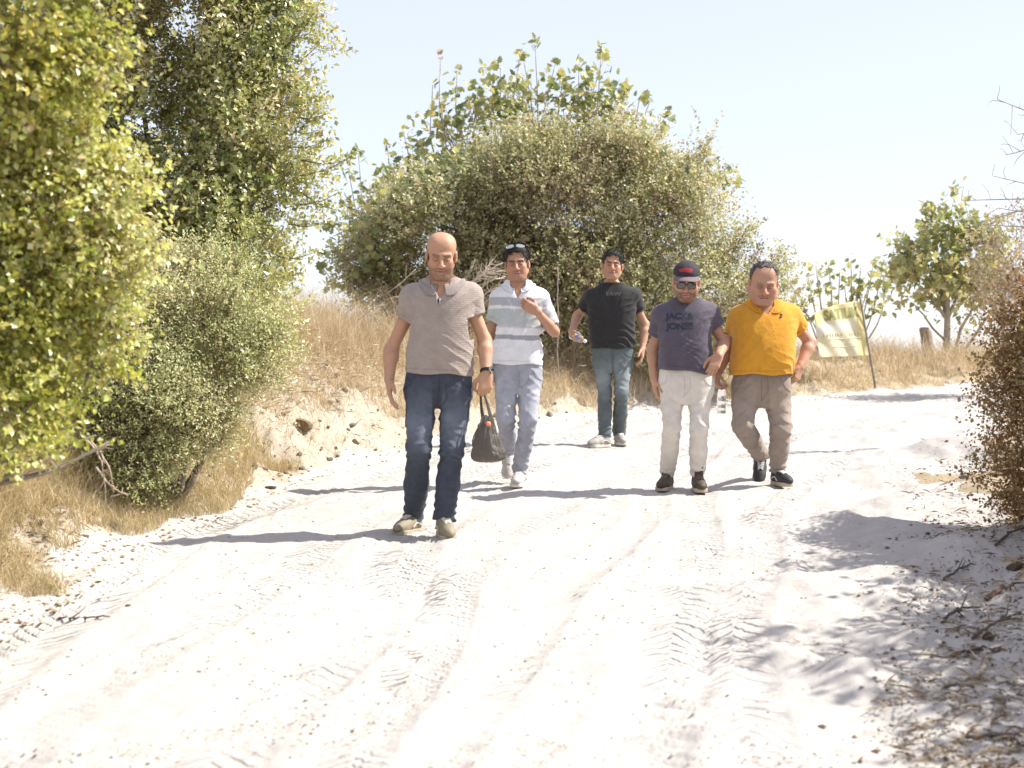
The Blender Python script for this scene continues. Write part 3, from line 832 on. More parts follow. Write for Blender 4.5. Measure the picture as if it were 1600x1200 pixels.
# the knoll beyond the bend
P = scatter(r3, 56000, 1.5, 13, 18.5, 26, lambda x, y: (side_l(x, y) > .1) & (clump(x, y, 1.2, 111) > -.25))
H = (.20 + .34 * np.clip(clump(P[:, 0], P[:, 1], .9, 112) + .4, 0, 1)) * r3.uniform(.4, 1.3, len(P)) * np.clip(side_l(P[:, 0], P[:, 1]) / .5, .4, 1)
grass('knoll_grass', P, H, np.full(len(P), .0032), PAL_G, 2, .95, 'pale dry grass on the knoll beyond the bend')
# undergrowth at the lower left
P = scatter(r3, 95000, -3.6, -1.2, 6.4, 12.4, lambda x, y: (side_l(x, y) > .02 + .5 * vnoise(x * 2.2, y * 2.2, 121)) & (side_l(x, y) < 1.4) & (clump(x, y, 2.4, 122) > -.30))
H = np.clip(sstep(.0, .7, side_l(P[:, 0], P[:, 1])), .3, 1) * .34 * r3.uniform(.3, 1.4, len(P))
grass('bank_undergrowth', P, H, np.full(len(P), .0018), [(.58, .47, .30), (.50, .39, .22), (.66, .56, .38), (.44, .36, .19), (.40, .38, .20)], 3, 1.0, 'tangled ochre dry grass at the foot of the left bushes')
# tufts on the bare bank
P = scatter(r3, 26000, -2.9, 4, 9.5, 20, lambda x, y: (side_l(x, y) > .1) & (side_l(x, y) < 1.0) & (clump(x, y, 3.2, 131) > -.10))
grass('bank_tufts', P, .13 * r3.uniform(.3, 1.5, len(P)), np.full(len(P), .002), PAL_G + [(.34, .22, .10), (.40, .30, .16), (.36, .33, .17)], 4, 1.0, 'short dry tufts scattered on the bare bank')

P = scatter(r3, 3200, -5, 5.5, 11, 20, lambda x, y: (side_l(x, y) > .7) & (side_l(x, y) < 3.5) & (clump(x, y, 1.1, 141) > 0))
grass('tall_weeds', P, r3.uniform(.5, 1.0, len(P)) * np.interp(P[:, 1], [11, 15], [.6, 1]), np.full(len(P), .0035), [(.50, .38, .24), (.42, .32, .20), (.60, .48, .34)], 6, .35, 'taller brownish weed stalks among the dry grass behind the men')
# ------------------------------------------------------------------ smooth bodies: distance fields turned into one continuous surface
class Field:
    """a union of soft shapes (with cuts), each with a bounding sphere so that far shapes are skipped"""
    def __init__(s): s.p = []; s.c = []; s.disp = None
    def add(s, fn, c, R, k=.02): s.p.append((fn, np.asarray(c, float), R, k))
    def cut(s, fn, c, R, k=.006): s.c.append((fn, np.asarray(c, float), R, k))
    def cone(s, a, b, ra, rb, k=.02, flat=None, cut=False):
        a = np.asarray(a, float); b = np.asarray(b, float); ba = b - a; l2 = max(ba @ ba, 1e-9)
        def fn(P):
            v = P - a
            t = np.clip(v @ ba / l2, 0, 1)
            v = v - t[:, None] * ba
            if flat is not None:
                n, sc = flat
                v = v + n * ((v @ n) * (sc - 1))[:, None]
            return np.sqrt((v * v).sum(1)) - (ra + (rb - ra) * t)
        (s.cut if cut else s.add)(fn, (a + b) / 2, math.sqrt(l2) / 2 + max(ra, rb), k)
    def chain(s, pts, rad, k=.02, flat=None):
        for i in range(len(pts) - 1): s.cone(pts[i], pts[i + 1], rad[i], rad[i + 1], k, flat)
    def ell(s, c, A, r, k=.02, cut=False):
        c = np.asarray(c, float); A = np.asarray(A, float); r = np.asarray(r, float)
        def fn(P):
            q = (P - c) @ A.T
            k0 = np.sqrt(((q / r) ** 2).sum(1)); k1 = np.sqrt(((q / r ** 2) ** 2).sum(1))
            return k0 * (k0 - 1) / np.maximum(k1, 1e-6)
        (s.cut if cut else s.add)(fn, c, r.max(), k)
    def loft(s, st, k=.03, n=2.3, inset=0.0, zcut=None):
        """stations: (z, cx, cy, half width, front depth, back depth), top to bottom"""
        st = np.array(sorted(st, key=lambda q: q[0]))
        zz = np.linspace(st[0, 0], st[-1, 0], 60)
        w = np.ones(9) / 9
        cols = []
        for j in range(1, 6):
            v = np.interp(zz, st[:, 0], st[:, j])
            v = np.convolve(np.r_[np.full(4, v[0]), v, np.full(4, v[-1])], w, 'valid')
            cols.append(v)
        z0, z1 = (st[0, 0], st[-1, 0]) if zcut is None else zcut
        def fn(P):
            z = P[:, 2]
            x = P[:, 0] - np.interp(z, zz, cols[0]); y = P[:, 1] - np.interp(z, zz, cols[1])
            a = np.interp(z, zz, cols[2]) - inset
            b = np.where(y < 0, np.interp(z, zz, cols[3]), np.interp(z, zz, cols[4])) - inset
            a = np.maximum(a, .01); b = np.maximum(b, .01)
            g = ((np.abs(x) / a) ** n + (np.abs(y) / b) ** n) ** (1 / n)
            d = (g - 1) * np.minimum(a, b)
            return np.maximum(d, np.maximum(z0 - z, z - z1))
        c = np.array([st[:, 1].mean(), st[:, 2].mean(), (z0 + z1) / 2])
        s.add(fn, c, math.hypot((z1 - z0) / 2, st[:, 3].max() + .05), k)
        return fn
    def __call__(s, P, use=None, usec=None):
        d = None
        for i in (range(len(s.p)) if use is None else use):
            fn, c, R, k = s.p[i]
            e = fn(P)
            if d is None: d = e
            else:
                h = np.maximum(k - np.abs(d - e), 0) / k
                d = np.minimum(d, e) - h * h * k * .25
        if s.disp is not None: d = d + s.disp(P)
        for i in (range(len(s.c)) if usec is None else usec):
            fn, c, R, k = s.c[i]
            e = -fn(P)
            h = np.maximum(k - np.abs(d - e), 0) / k
            d = np.maximum(d, e) + h * h * k * .25
        return d
    def bounds(s):
        lo = np.min([c - R for _, c, R, _ in s.p], 0); hi = np.max([c + R for _, c, R, _ in s.p], 0)
        return lo - .03, hi + .03
    def mesh(s, h, lo=None, hi=None):
        if lo is None: lo, hi = s.bounds()
        B = 12
        nb = np.ceil((hi - lo) / (h * B)).astype(int)
        dims = nb * B + 1
        S = np.full(dims, 9.0, np.float32)
        rb = math.sqrt(3) * B * h / 2
        bi = np.stack(np.meshgrid(*[np.arange(q) for q in nb], indexing='ij'), -1).reshape(-1, 3)
        bc = lo + (bi * B + B / 2) * h
        near = np.min(np.stack([np.linalg.norm(bc - c, axis=1) - R for _, c, R, _ in s.p]), 0) < rb + .02
        bi = bi[near]; bc = bc[near]
        D = np.stack([fn(bc) for fn, _, _, _ in s.p])
        md = D.min(0)
        # inside blocks get a negative fill
        off = np.stack(np.meshgrid(*[np.arange(B + 1)] * 3, indexing='ij'), -1).reshape(-1, 3)
        sd = s(bc)
        for j in range(len(bi)):
            i0, j0, k0 = bi[j] * B
            if md[j] > rb * 1.7 + .05: continue
            if sd[j] < -(rb * 1.7 + .05) and not any(np.linalg.norm(bc[j] - c) < R + rb + .02 for _, c, R, _ in s.c):
                S[i0:i0 + B + 1, j0:j0 + B + 1, k0:k0 + B + 1] = -9; continue
            use = np.nonzero(D[:, j] < md[j] + 2.4 * rb + .05)[0]
            usec = [q for q, (_, c, R, _) in enumerate(s.c) if np.linalg.norm(bc[j] - c) < R + rb + .02]
            P = lo + (bi[j] * B + off) * h
            S[i0:i0 + B + 1, j0:j0 + B + 1, k0:k0 + B + 1] = s(P, use, usec).reshape(B + 1, B + 1, B + 1)
        return nets(S, lo, h)

def nets(S, lo, h):
    I = S < 0
    c = np.zeros(tuple(np.array(S.shape) - 1), np.int8)
    sl = (slice(0, -1), slice(1, None))
    for a in (0, 1):
        for b in (0, 1):
            for e in (0, 1): c += I[sl[a], sl[b], sl[e]]
    mix = (c > 0) & (c < 8)
    ids = np.full(mix.shape, -1, np.int64)
    ijk = np.argwhere(mix)
    ids[mix] = np.arange(len(ijk))
    corner = np.array([[a, b, e] for a in (0, 1) for b in (0, 1) for e in (0, 1)])
    val = np.stack([S[ijk[:, 0] + q[0], ijk[:, 1] + q[1], ijk[:, 2] + q[2]] for q in corner], 1)
    acc = np.zeros((len(ijk), 3)); cnt = np.zeros(len(ijk))
    for m in range(8):
        for n in range(m + 1, 8):
            df = corner[n] - corner[m]
            if np.abs(df).sum() != 1: continue
            a, b = val[:, m], val[:, n]
            x = (a < 0) != (b < 0)
            t = np.where(x, a / np.where(x, a - b, 1), 0)
            acc += np.where(x[:, None], corner[m] + t[:, None] * df, 0); cnt += x
    V = lo + (ijk + acc / np.maximum(cnt, 1)[:, None]) * h
    Fs = []
    for ax in range(3):
        o1, o2 = [(1, 2), (2, 0), (0, 1)][ax]
        s0 = [slice(None)] * 3; s1 = [slice(None)] * 3
        s0[ax] = slice(0, -1); s1[ax] = slice(1, None)
        A, Bq = I[tuple(s0)], I[tuple(s1)]
        e = np.argwhere(A != Bq)
        e = e[(e[:, o1] > 0) & (e[:, o2] > 0) & (e[:, o1] < S.shape[o1] - 1) & (e[:, o2] < S.shape[o2] - 1)]
        if not len(e): continue
        ins = I[e[:, 0], e[:, 1], e[:, 2]]
        def cell(d1, d2):
            q = e.copy(); q[:, o1] += d1; q[:, o2] += d2
            return ids[q[:, 0], q[:, 1], q[:, 2]]
        q = np.stack([cell(-1, -1), cell(0, -1), cell(0, 0), cell(-1, 0)], 1)
        q[~ins] = q[~ins][:, ::-1]
        Fs.append(q)
    Q = np.vstack(Fs)
    Q = Q[(Q >= 0).all(1)]
    return V, Q

def sines(P, k, seed):
    r = np.random.default_rng(seed)
    out = 0
    for i in range(3):
        a = r.normal(size=3) * k; b = r.normal(size=3) * k * .7
        out = out + np.sin(P @ a + r.uniform(0, 6) + 1.6 * np.sin(P @ b + r.uniform(0, 6)))
    return out / 3

def ridge(ph): return (1 - np.abs(np.sin(ph))) ** 1.5 - .35

# ------------------------------------------------------------------ heads, hands, shoes
class Head:
    def __init__(s, c, yaw=0, pitch=0, roll=0, sc=1.0):
        """yaw > 0 turns the face to the right of the picture, pitch > 0 bows it"""
        yw, pt, rl = math.radians(yaw), math.radians(pitch), math.radians(roll)
        Fw = np.array([math.sin(yw) * math.cos(pt), -math.cos(yw) * math.cos(pt), -math.sin(pt)])
        X = np.array([math.cos(yw), math.sin(yw), 0.])
        U = np.cross(Fw, X) * 1.0
        U = U if U[2] > 0 else -U
        X, U = X * math.cos(rl) + U * math.sin(rl), U * math.cos(rl) - X * math.sin(rl)
        s.A = np.stack([X, Fw, U]); s.c = np.asarray(c, float); s.sc = sc
    def w(s, x, f, u): return s.c + (np.array([x, f, u]) * s.sc) @ s.A
    def loc(s, P): return ((np.asarray(P) - s.c) @ s.A.T) / s.sc
    def ell(s, F, c, r, k, cut=False): F.ell(s.w(*c), s.A, np.array(r) * s.sc, k * s.sc, cut)
    def cone(s, F, a, b, ra, rb, k, cut=False): F.cone(s.w(*a), s.w(*b), ra * s.sc, rb * s.sc, k * s.sc, None, cut)

def head_field(F, H, w=1.0, jaw=1.0, fat=0.0, nose=1.0, smile=0.0):
    H.ell(F, (0, -.014, .034), (.077 * w, .096, .084), .02)
    for s in (-1, 1): H.ell(F, (s * .026 * w, -.015, .055), (.052, .080, .058), .03)
    H.ell(F, (0, .030, -.035), (.064 * w * jaw + fat * .5, .058, .078), .035)
    H.ell(F, (0, .050, -.088), (.040 * jaw, .036, .032), .03)
    H.cone(F, (-.014, .082, -.104), (.014, .082, -.104), .017, .017, .02)
    for s in (-1, 1):
        H.cone(F, (s * .066 * w * jaw, -.005, -.055), (s * .030 * jaw, .068, -.104), .018 + fat, .016 + fat, .03)      # jaw line
        H.ell(F, (s * .044 * w, .060, -.026), (.024 + fat, .024, .020), .022)                                        # cheekbone
        H.ell(F, (s * .040 * w, .058, -.062), (.022 + fat, .024 + fat * .6, .026), .03)
        H.ell(F, (s * .084 * w, -.010, -.010), (.0115, .021, .034), .006)                                             # ear
        H.cone(F, (s * .096 * w, -.010, .002), (s * .093 * w, -.002, -.022), .0085, .007, .004, True)
        H.cone(F, (s * .012, .083, .018), (s * .046, .072, .016), .012, .010, .014)                                   # brow ridge
    for s in (-1, 1):
        H.ell(F, (s * .032, .100, -.006), (.019, .021, .0115), .010, True)
    # eyeballs and lids go back in after the sockets: they are separate shapes with small blends
    H.cone(F, (0, .083, .006), (0, .112 * (1 + .04 * (nose - 1)), -.038), .0085, .0135 * nose, .010)
    for s in (-1, 1): H.ell(F, (s * .0145 * nose, .097, -.042), (.0095 * nose, .012, .009), .006)
    H.cone(F, (-.016, .0895, -.067), (.016, .0895, -.067), .0065, .0065, .006)
    H.cone(F, (-.013, .0885, -.079), (.013, .0885, -.079), .0075, .0075, .006)
    for s in (-1, 1): H.cone(F, (s * .021, .096, -.046), (s * .034, .083, -.074), .003, .002, .007, True)
    for u_ in (.040, .052): H.cone(F, (-.032, .0835, u_ + .002), (.032, .0835, u_), .0016, .0016, .004, True)
    H.cone(F, (-.026, .089, -.0725 + smile * .004), (0, .098, -.0725), .0022, .0026, .003, True)
    H.cone(F, (.026, .089, -.0725 + smile * .004), (0, .098, -.0725), .0022, .0026, .003, True)

def head_colours(H, V, C, skin, stubble=.0, hair=(.03, .025, .02), buzz=0.0, brow=1.0, lips=(.50, .24, .20)):
    q = H.loc(V)
    m = (np.abs(q[:, 0]) < .12) & (np.abs(q[:, 1]) < .14) & (q[:, 2] > -.14) & (q[:, 2] < .15)
    i = np.nonzero(m)[0]; q = q[i]
    c = C[i]
    def mixin(c, col, f): return c * (1 - f[:, None]) + np.asarray(col) * f[:, None]
    def seg(a, b):
        a = np.array(a); b = np.array(b); v = q - a; ba = b - a
        t = np.clip(v @ ba / (ba @ ba), 0, 1)
        return np.linalg.norm(v - t[:, None] * ba, axis=1)
    n = sines(q, 190, 3)
    x, f, u = q.T
    # warm cheeks and nose
    red = np.exp(-(((np.abs(x) - .042) / .022) ** 2 + ((u + .035) / .025) ** 2)) * (f > .03) + np.exp(-((x / .016) ** 2 + ((u + .036) / .018) ** 2)) * (f > .08)
    c = mixin(c, np.array(skin) * (1.05, .78, .72), np.clip(red * .38, 0, .5))
    if stubble:
        st = sstep(-.030, -.055, u + .25 * np.maximum(0, .05 - np.abs(x)) * 0) * sstep(-.02, .02, f) * (1 - np.exp(-((x / .02) ** 2 + ((u + .073) / .008) ** 2)))
        up = sstep(.05, .02, np.abs(x)) * sstep(-.044, -.052, u) * (f > .05)
        st = np.clip(np.maximum(st * sstep(-.048, -.062, u - .5 * np.maximum(np.abs(x) - .045, 0)), up * .9), 0, 1) * (.8 + .25 * n)
        c = mixin(c, np.array(hair) * 1.2 + .03, np.clip(st * stubble, 0, .95))
    lp = np.minimum(seg((-.018, .094, -.067), (.018, .094, -.067)), seg((-.014, .094, -.079), (.014, .094, -.079)))
    c = mixin(c, lips, sstep(.011, .006, lp) * (f > .075) * .75)
    c = mixin(c, (.09, .035, .03), sstep(.0045, .002, seg((-.023, .094, -.0728), (.023, .094, -.0728))) * (f > .07) * .8)
    for s in (-1, 1):
        b = seg((s * .014, .093, .015), (s * .046, .080, .018))
        c = mixin(c, hair, sstep(.0095, .0045, b) * min(brow, 1) * .92)
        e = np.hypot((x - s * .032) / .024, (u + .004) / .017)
        c = mixin(c, np.array(skin) * (.62, .50, .48), np.clip(sstep(1.1, .55, e) * .55, 0, 1) * (f > .04))  # eye sockets darkened in the skin colour, standing in for shade under the brow
        nl = np.minimum(seg((s * .007, .104, -.050), (s * .010, .100, -.050)), 9)
        c = mixin(c, (.10, .04, .03), sstep(.006, .003, nl) * .7)
    if buzz:
        bz = sstep(.045, .062, np.abs(x) + .15 * np.maximum(-f, 0)) * sstep(-.055, -.03, u) * sstep(.085, .05, u) * sstep(.035, .015, f)
        bz = np.maximum(bz, sstep(-.03, -.06, f) * sstep(.08, .05, u) * sstep(-.07, -.05, u))
        bz = bz * sstep(.079, .073, np.abs(x) + .02 * (f < -.03))
        c = mixin(c, (.16, .14, .13), np.clip(bz * buzz * (.8 + .3 * n), 0, 1))
    C[i] = c
    return C

def eyes(H, name, par, mats, open_=.45, z=-.008, look=(0, 0)):
    """eyeballs behind half-shut lids, as parts of the face"""
    for s in (-1, 1):
        F = Field()
        H.ell(F, (s * .032, .0745, z), (.0135, .0135, .0125), .002)
        V, Q = F.mesh(.0018)
        q = H.loc(V)
        c = np.full((len(V), 3), .62)
        r = np.hypot(q[:, 0] - s * .032 - look[0], q[:, 2] - z + .001 - look[1])
        c[r < .0062] = (.05, .03, .02)
        link('eye', np_mesh(name + '_eye', V, Q, c), mats['eye'], par)
        # lids
        F = Field()
        for up, cc in ((1, .0045), (-1, .0045)):
            H.ell(F, (s * .032, .0745, z), (.0165, .0160, .0150), .003)
        H.ell(F, (s * .032, .092, z - .0012), (.0150, .02, .0068 * open_), .003, True)
        V, Q = F.mesh(.0018)
        link('eyelid', np_mesh(name + '_eyelid', V, Q, np.tile(np.array(mats['lidc']), (len(V), 1))), mats['skin'], par)

def hand(F, W, D, N, S, curl=(25, 30, 20), sc=1.0, thumb=.5, spread=.0, h=None):
    D = nrm(D); N = nrm(np.asarray(N, float) - D * (np.asarray(N) @ D)); S = nrm(np.asarray(S, float) - D * (np.asarray(S) @ D) - N * (np.asarray(S) @ N))
    W = np.asarray(W, float)
    g = lambda d, s_, n=0: W + (D * d + S * s_ + N * n) * sc
    F.cone(g(-.015, 0), g(.02, 0), .027 * sc, .027 * sc, .015, (N, 1.45))
    for s_, e in ((.026, .083), (.009, .088), (-.009, .084), (-.025, .076)):
        F.cone(g(.018, s_ * .62), g(e, s_), .018 * sc, .0145 * sc, .014, (N, 1.2))
    F.cone(g(.02, .018, .006), g(.05, .026, .008), .017 * sc, .015 * sc, .014)
    if np.isscalar(curl[0]): curl = [curl] * 4
    segs = ((.042, .026, .021), (.046, .030, .022), (.042, .028, .021), (.033, .021, .019))
    tips = []
    for k, (s_, e) in enumerate(((.028, .086), (.0095, .091), (-.0095, .087), (-.027, .078))):
        p = g(e, s_); a = 0
        dr = D + S * (s_ * 2.2 * (spread + .15)); dr = nrm(dr)
        r = (.0095, .0088, .0082, .0074) if k < 3 else (.0082, .0075, .007, .0064)
        for j in range(3):
            a += math.radians(curl[k][j])
            d2 = nrm(dr * math.cos(a) + N * math.sin(a))
            q = p + d2 * segs[k][j] * sc
            F.cone(p, q, r[j] * sc, r[j + 1] * sc, .004)
            p = q
        tips.append(p)
    b = g(.022, .026, .004)
    p1 = b + nrm(D * .62 + S * .62 + N * (.35 + .3 * thumb)) * .044 * sc
    p2 = p1 + nrm(D * .85 + S * (.35 - .5 * thumb) + N * (.3 + .5 * thumb)) * .032 * sc
    p3 = p2 + nrm(D * .85 + S * (.2 - .8 * thumb) + N * (.3 + .5 * thumb)) * .026 * sc
    F.cone(b, p1, .0155 * sc, .0125 * sc, .010); F.cone(p1, p2, .0115 * sc, .0105 * sc, .004); F.cone(p2, p3, .0105 * sc, .0085 * sc, .004)
    return tips

def shoe(name, par, heel, fwd, up, mats, L=.29, high=0.0, colour=(.3, .28, .2), sole_c=None, toe_c=None, tongue=0.0, lace=True, width=1.0, lace_c=(.72, .70, .64), panel=None):
    """heel: the ground contact under the heel. Children of PAR: shoe > sole, laces"""
    Fd = nrm(fwd); U = nrm(np.asarray(up, float) - Fd * (np.asarray(up) @ Fd)); X = np.cross(Fd, U)
    k = L / .29
    g = lambda f, x, u: np.asarray(heel) + (Fd * f + X * x * width + U * u) * k
    A = np.stack([X, Fd, U])
    F = Field()
    F.cone(g(.045, 0, .052), g(.14, 0, .056), .036 * k, .040 * k, .03)
    F.ell(g(.205, .002, .042), A, np.array([.046 * width, .078, .036]) * k, .03)
    F.cone(g(.085, 0, .080), g(.20, 0, .050), .037 * k, .034 * k, .03)
    F.cone(g(.055, 0, .06), g(.062, 0, .10 + high), .036 * k, .040 * k, .03)
    if tongue: F.cone(g(.11, 0, .10), g(.135, 0, .14 + tongue), .030 * k, .034 * k, .015, (Fd, 2.2))
    F.cut(lambda P: (P - g(0, 0, .020)) @ U, g(.14, 0, -.25), .40 * k, .004)
    ctop = g(.06, 0, .105 + high)
    F.cone(ctop, ctop + U * .03, .030 * k, .030 * k, .006, None, True)
    UP = F
    V, Q = F.mesh(.005)
    l = (V - heel) @ A.T / k
    C = np.tile(np.array(colour), (len(V), 1)) * (1 + .12 * sines(V, 60, 5))[:, None]
    if toe_c is not None:
        f_ = sstep(.205, .225, l[:, 1]) + sstep(.030, .020, np.abs(l[:, 1] - .10) * .6 + np.maximum(l[:, 2] - .06, 0)) * .7
        C = C * (1 - np.clip(f_, 0, 1)[:, None]) + np.array(toe_c) * np.clip(f_, 0, 1)[:, None]
    C[l[:, 2] < .034] *= .8
    sh = link('shoe', np_mesh(name + '_shoe', V, Q, np.clip(C, .01, .95)), mats['shoe'], par)
    F = Field()
    a, b = g(.043, 0, 0), g(.215, .003, 0)
    ba = b - a; l2 = ba @ ba
    def fs(P):
        v = P - a; uu = v @ U; v = v - uu[:, None] * U
        t = np.clip(v @ ba / l2, 0, 1)
        d = np.linalg.norm(v - t[:, None] * ba, axis=1) - (.040 + .010 * t - .008 * np.exp(-((t - .45) / .2) ** 2)) * k
        e = np.abs(uu - .015 * k) - .015 * k
        return np.maximum(d, e) + np.minimum(0, 0)
    F.add(fs, (a + b) / 2, .17 * k)
    V, Q = F.mesh(.005)
    C = np.tile(np.array(sole_c if sole_c is not None else (.6, .57, .5)), (len(V), 1)) * (1 + .1 * sines(V, 80, 8))[:, None]
    link('sole', np_mesh(name + '_sole', V, Q, np.clip(C, .01, .95)), mats['shoe'], sh)
    if lace:
        A_ = Acc()
        def rest(P):
            P = np.array(P)
            for _ in range(5):
                q0 = UP(P); g_ = np.stack([UP(P + e * .003) - q0 for e in np.eye(3)], 1) / .003
                P = P - nrm(g_) * (q0 - .0022)[:, None]
            return P
        for j in range(5):
            f0 = .118 + .017 * j
            for s in (-1, 1):
                A_.tube(rest(curve_pts([g(f0, -s * .024, .10), g(f0 + .006, 0, .125), g(f0 + .014, s * .024, .10)], 8)), .0034 * k, 5, lace_c)
        link('laces', A_.mesh(name + '_laces'), mats['shoe'], sh)
        if panel is not None:
            for s in (-1, 1):
                A2 = Acc()
                A2.tube(rest(curve_pts([g(.05, s * .05, .045), g(.11, s * .05, .065), g(.16, s * .05, .04)], 10)), .0048 * k, 6, panel)
                link('side_stripe', A2.mesh(name + '_stripe'), mats['shoe'], sh)
    return sh

# ------------------------------------------------------------------ cloth and skin materials
def skin_mat(name):
    m, nt, b, o = new_mat(name)
    c = attr(nt)
    co = objco(nt)
    c = mixc(nt, ramp(nt, noise(nt, 45, 4, .6, co), [(.35, (0, 0, 0)), (.7, (.5, .5, .5))]), c, mixc(nt, 1.0, c, (1.12, .84, .78), 'MULTIPLY'))
    c = mixc(nt, ramp(nt, noise(nt, 150, 4, .7, co), [(.4, (0, 0, 0)), (.7, (.6, .6, .6))]), c, mixc(nt, 1.0, c, (.74, .66, .62), 'MULTIPLY'))
    nt.links.new(c, b.inputs['Base Color'])
    b.inputs['Roughness'].default_value = .55
    b.inputs['Subsurface Weight'].default_value = .12
    b.inputs['Subsurface Radius'].default_value = (.012, .005, .003)
    b.inputs['Subsurface Scale'].default_value = .6
    nt.links.new(bump(nt, noise(nt, 240, 4, .7, co), .0011), b.inputs['Normal'])
    return m

def cloth_mat(name, weave=900, bd=.0005, knit=0.0, rough=.85, sheen=.15, var=.12):
    m, nt, b, o = new_mat(name)
    c = attr(nt); co = objco(nt)
    c = mixc(nt, ramp(nt, noise(nt, 14, 5, .65, co), [(.3, (0, 0, 0)), (.75, (1, 1, 1))]), c, mixc(nt, 1.0, c, (1 + var * 2,) * 3, 'MULTIPLY'))
    c = mixc(nt, ramp(nt, noise(nt, 260, 3, .7, co), [(.35, (.0,) * 3), (.7, (.5,) * 3)]), c, mixc(nt, 1.0, c, (1 - var * 1.6,) * 3, 'MULTIPLY'))
    nt.links.new(c, b.inputs['Base Color'])
    b.inputs['Roughness'].default_value = rough
    b.inputs['Specular IOR Level'].default_value = .2
    b.inputs['Sheen Weight'].default_value = sheen
    n = bump(nt, noise(nt, weave, 2, .5, co), bd)
    n = bump(nt, noise(nt, 30, 4, .6, co, 1.2), .006, .6, n)
    if knit:
        w = nt.nodes.new('ShaderNodeTexWave')
        w.wave_type = 'BANDS'; w.bands_direction = 'Z'
        w.inputs['Scale'].default_value = 26
        w.inputs['Distortion'].default_value = 6.5
        w.inputs['Detail'].default_value = 1
        w.inputs['Detail Scale'].default_value = 5.0
        nt.links.new(co, w.inputs['Vector'])
        n = bump(nt, w.outputs['Fac'], knit, 1.0, n)
    nt.links.new(n, b.inputs['Normal'])
    return m

def attr_mat(name, rough=.6, bsc=0, bd=.001, spec=.4):
    m, nt, b, o = new_mat(name)
    nt.links.new(attr(nt), b.inputs['Base Color'])
    b.inputs['Roughness'].default_value = rough
    b.inputs['Specular IOR Level'].default_value = spec
    if bsc: nt.links.new(bump(nt, noise(nt, bsc, 4, .6, objco(nt)), bd), b.inputs['Normal'])
    return m

M_SKIN = skin_mat('tan_skin')  # the men's own tan skin tone, mottled at random
M_EYE = attr_mat('eyeball', .15)
M_KNIT = cloth_mat('textured_knit', 700, .0005, .0016)
M_JERSEY = cloth_mat('cotton_jersey', 900, .0004)
M_DENIM = cloth_mat('denim_twill', 600, .0008, 0, .9, .05, .25)
M_CHINO = cloth_mat('cotton_twill', 700, .0005)
M_SHOE = attr_mat('shoe_leather_and_rubber', .65, 90, .001)
M_HAIR = attr_mat('short_hair', .45, 300, .003, .4)
M_DARKPL = plain('black_glossy_plastic', (.012, .012, .014), .18)
M_STEEL = plain('brushed_steel', (.55, .55, .55), .3, metal=1.0)
M_LENS = plain('dark_mirror_lens', (.05, .05, .055), .08, spec=1.0)
MATS = dict(skin=M_SKIN, eye=M_EYE, shoe=M_SHOE, lidc=(.42, .26, .19))
# ------------------------------------------------------------------ the five men
from mathutils.bvhtree import BVHTree

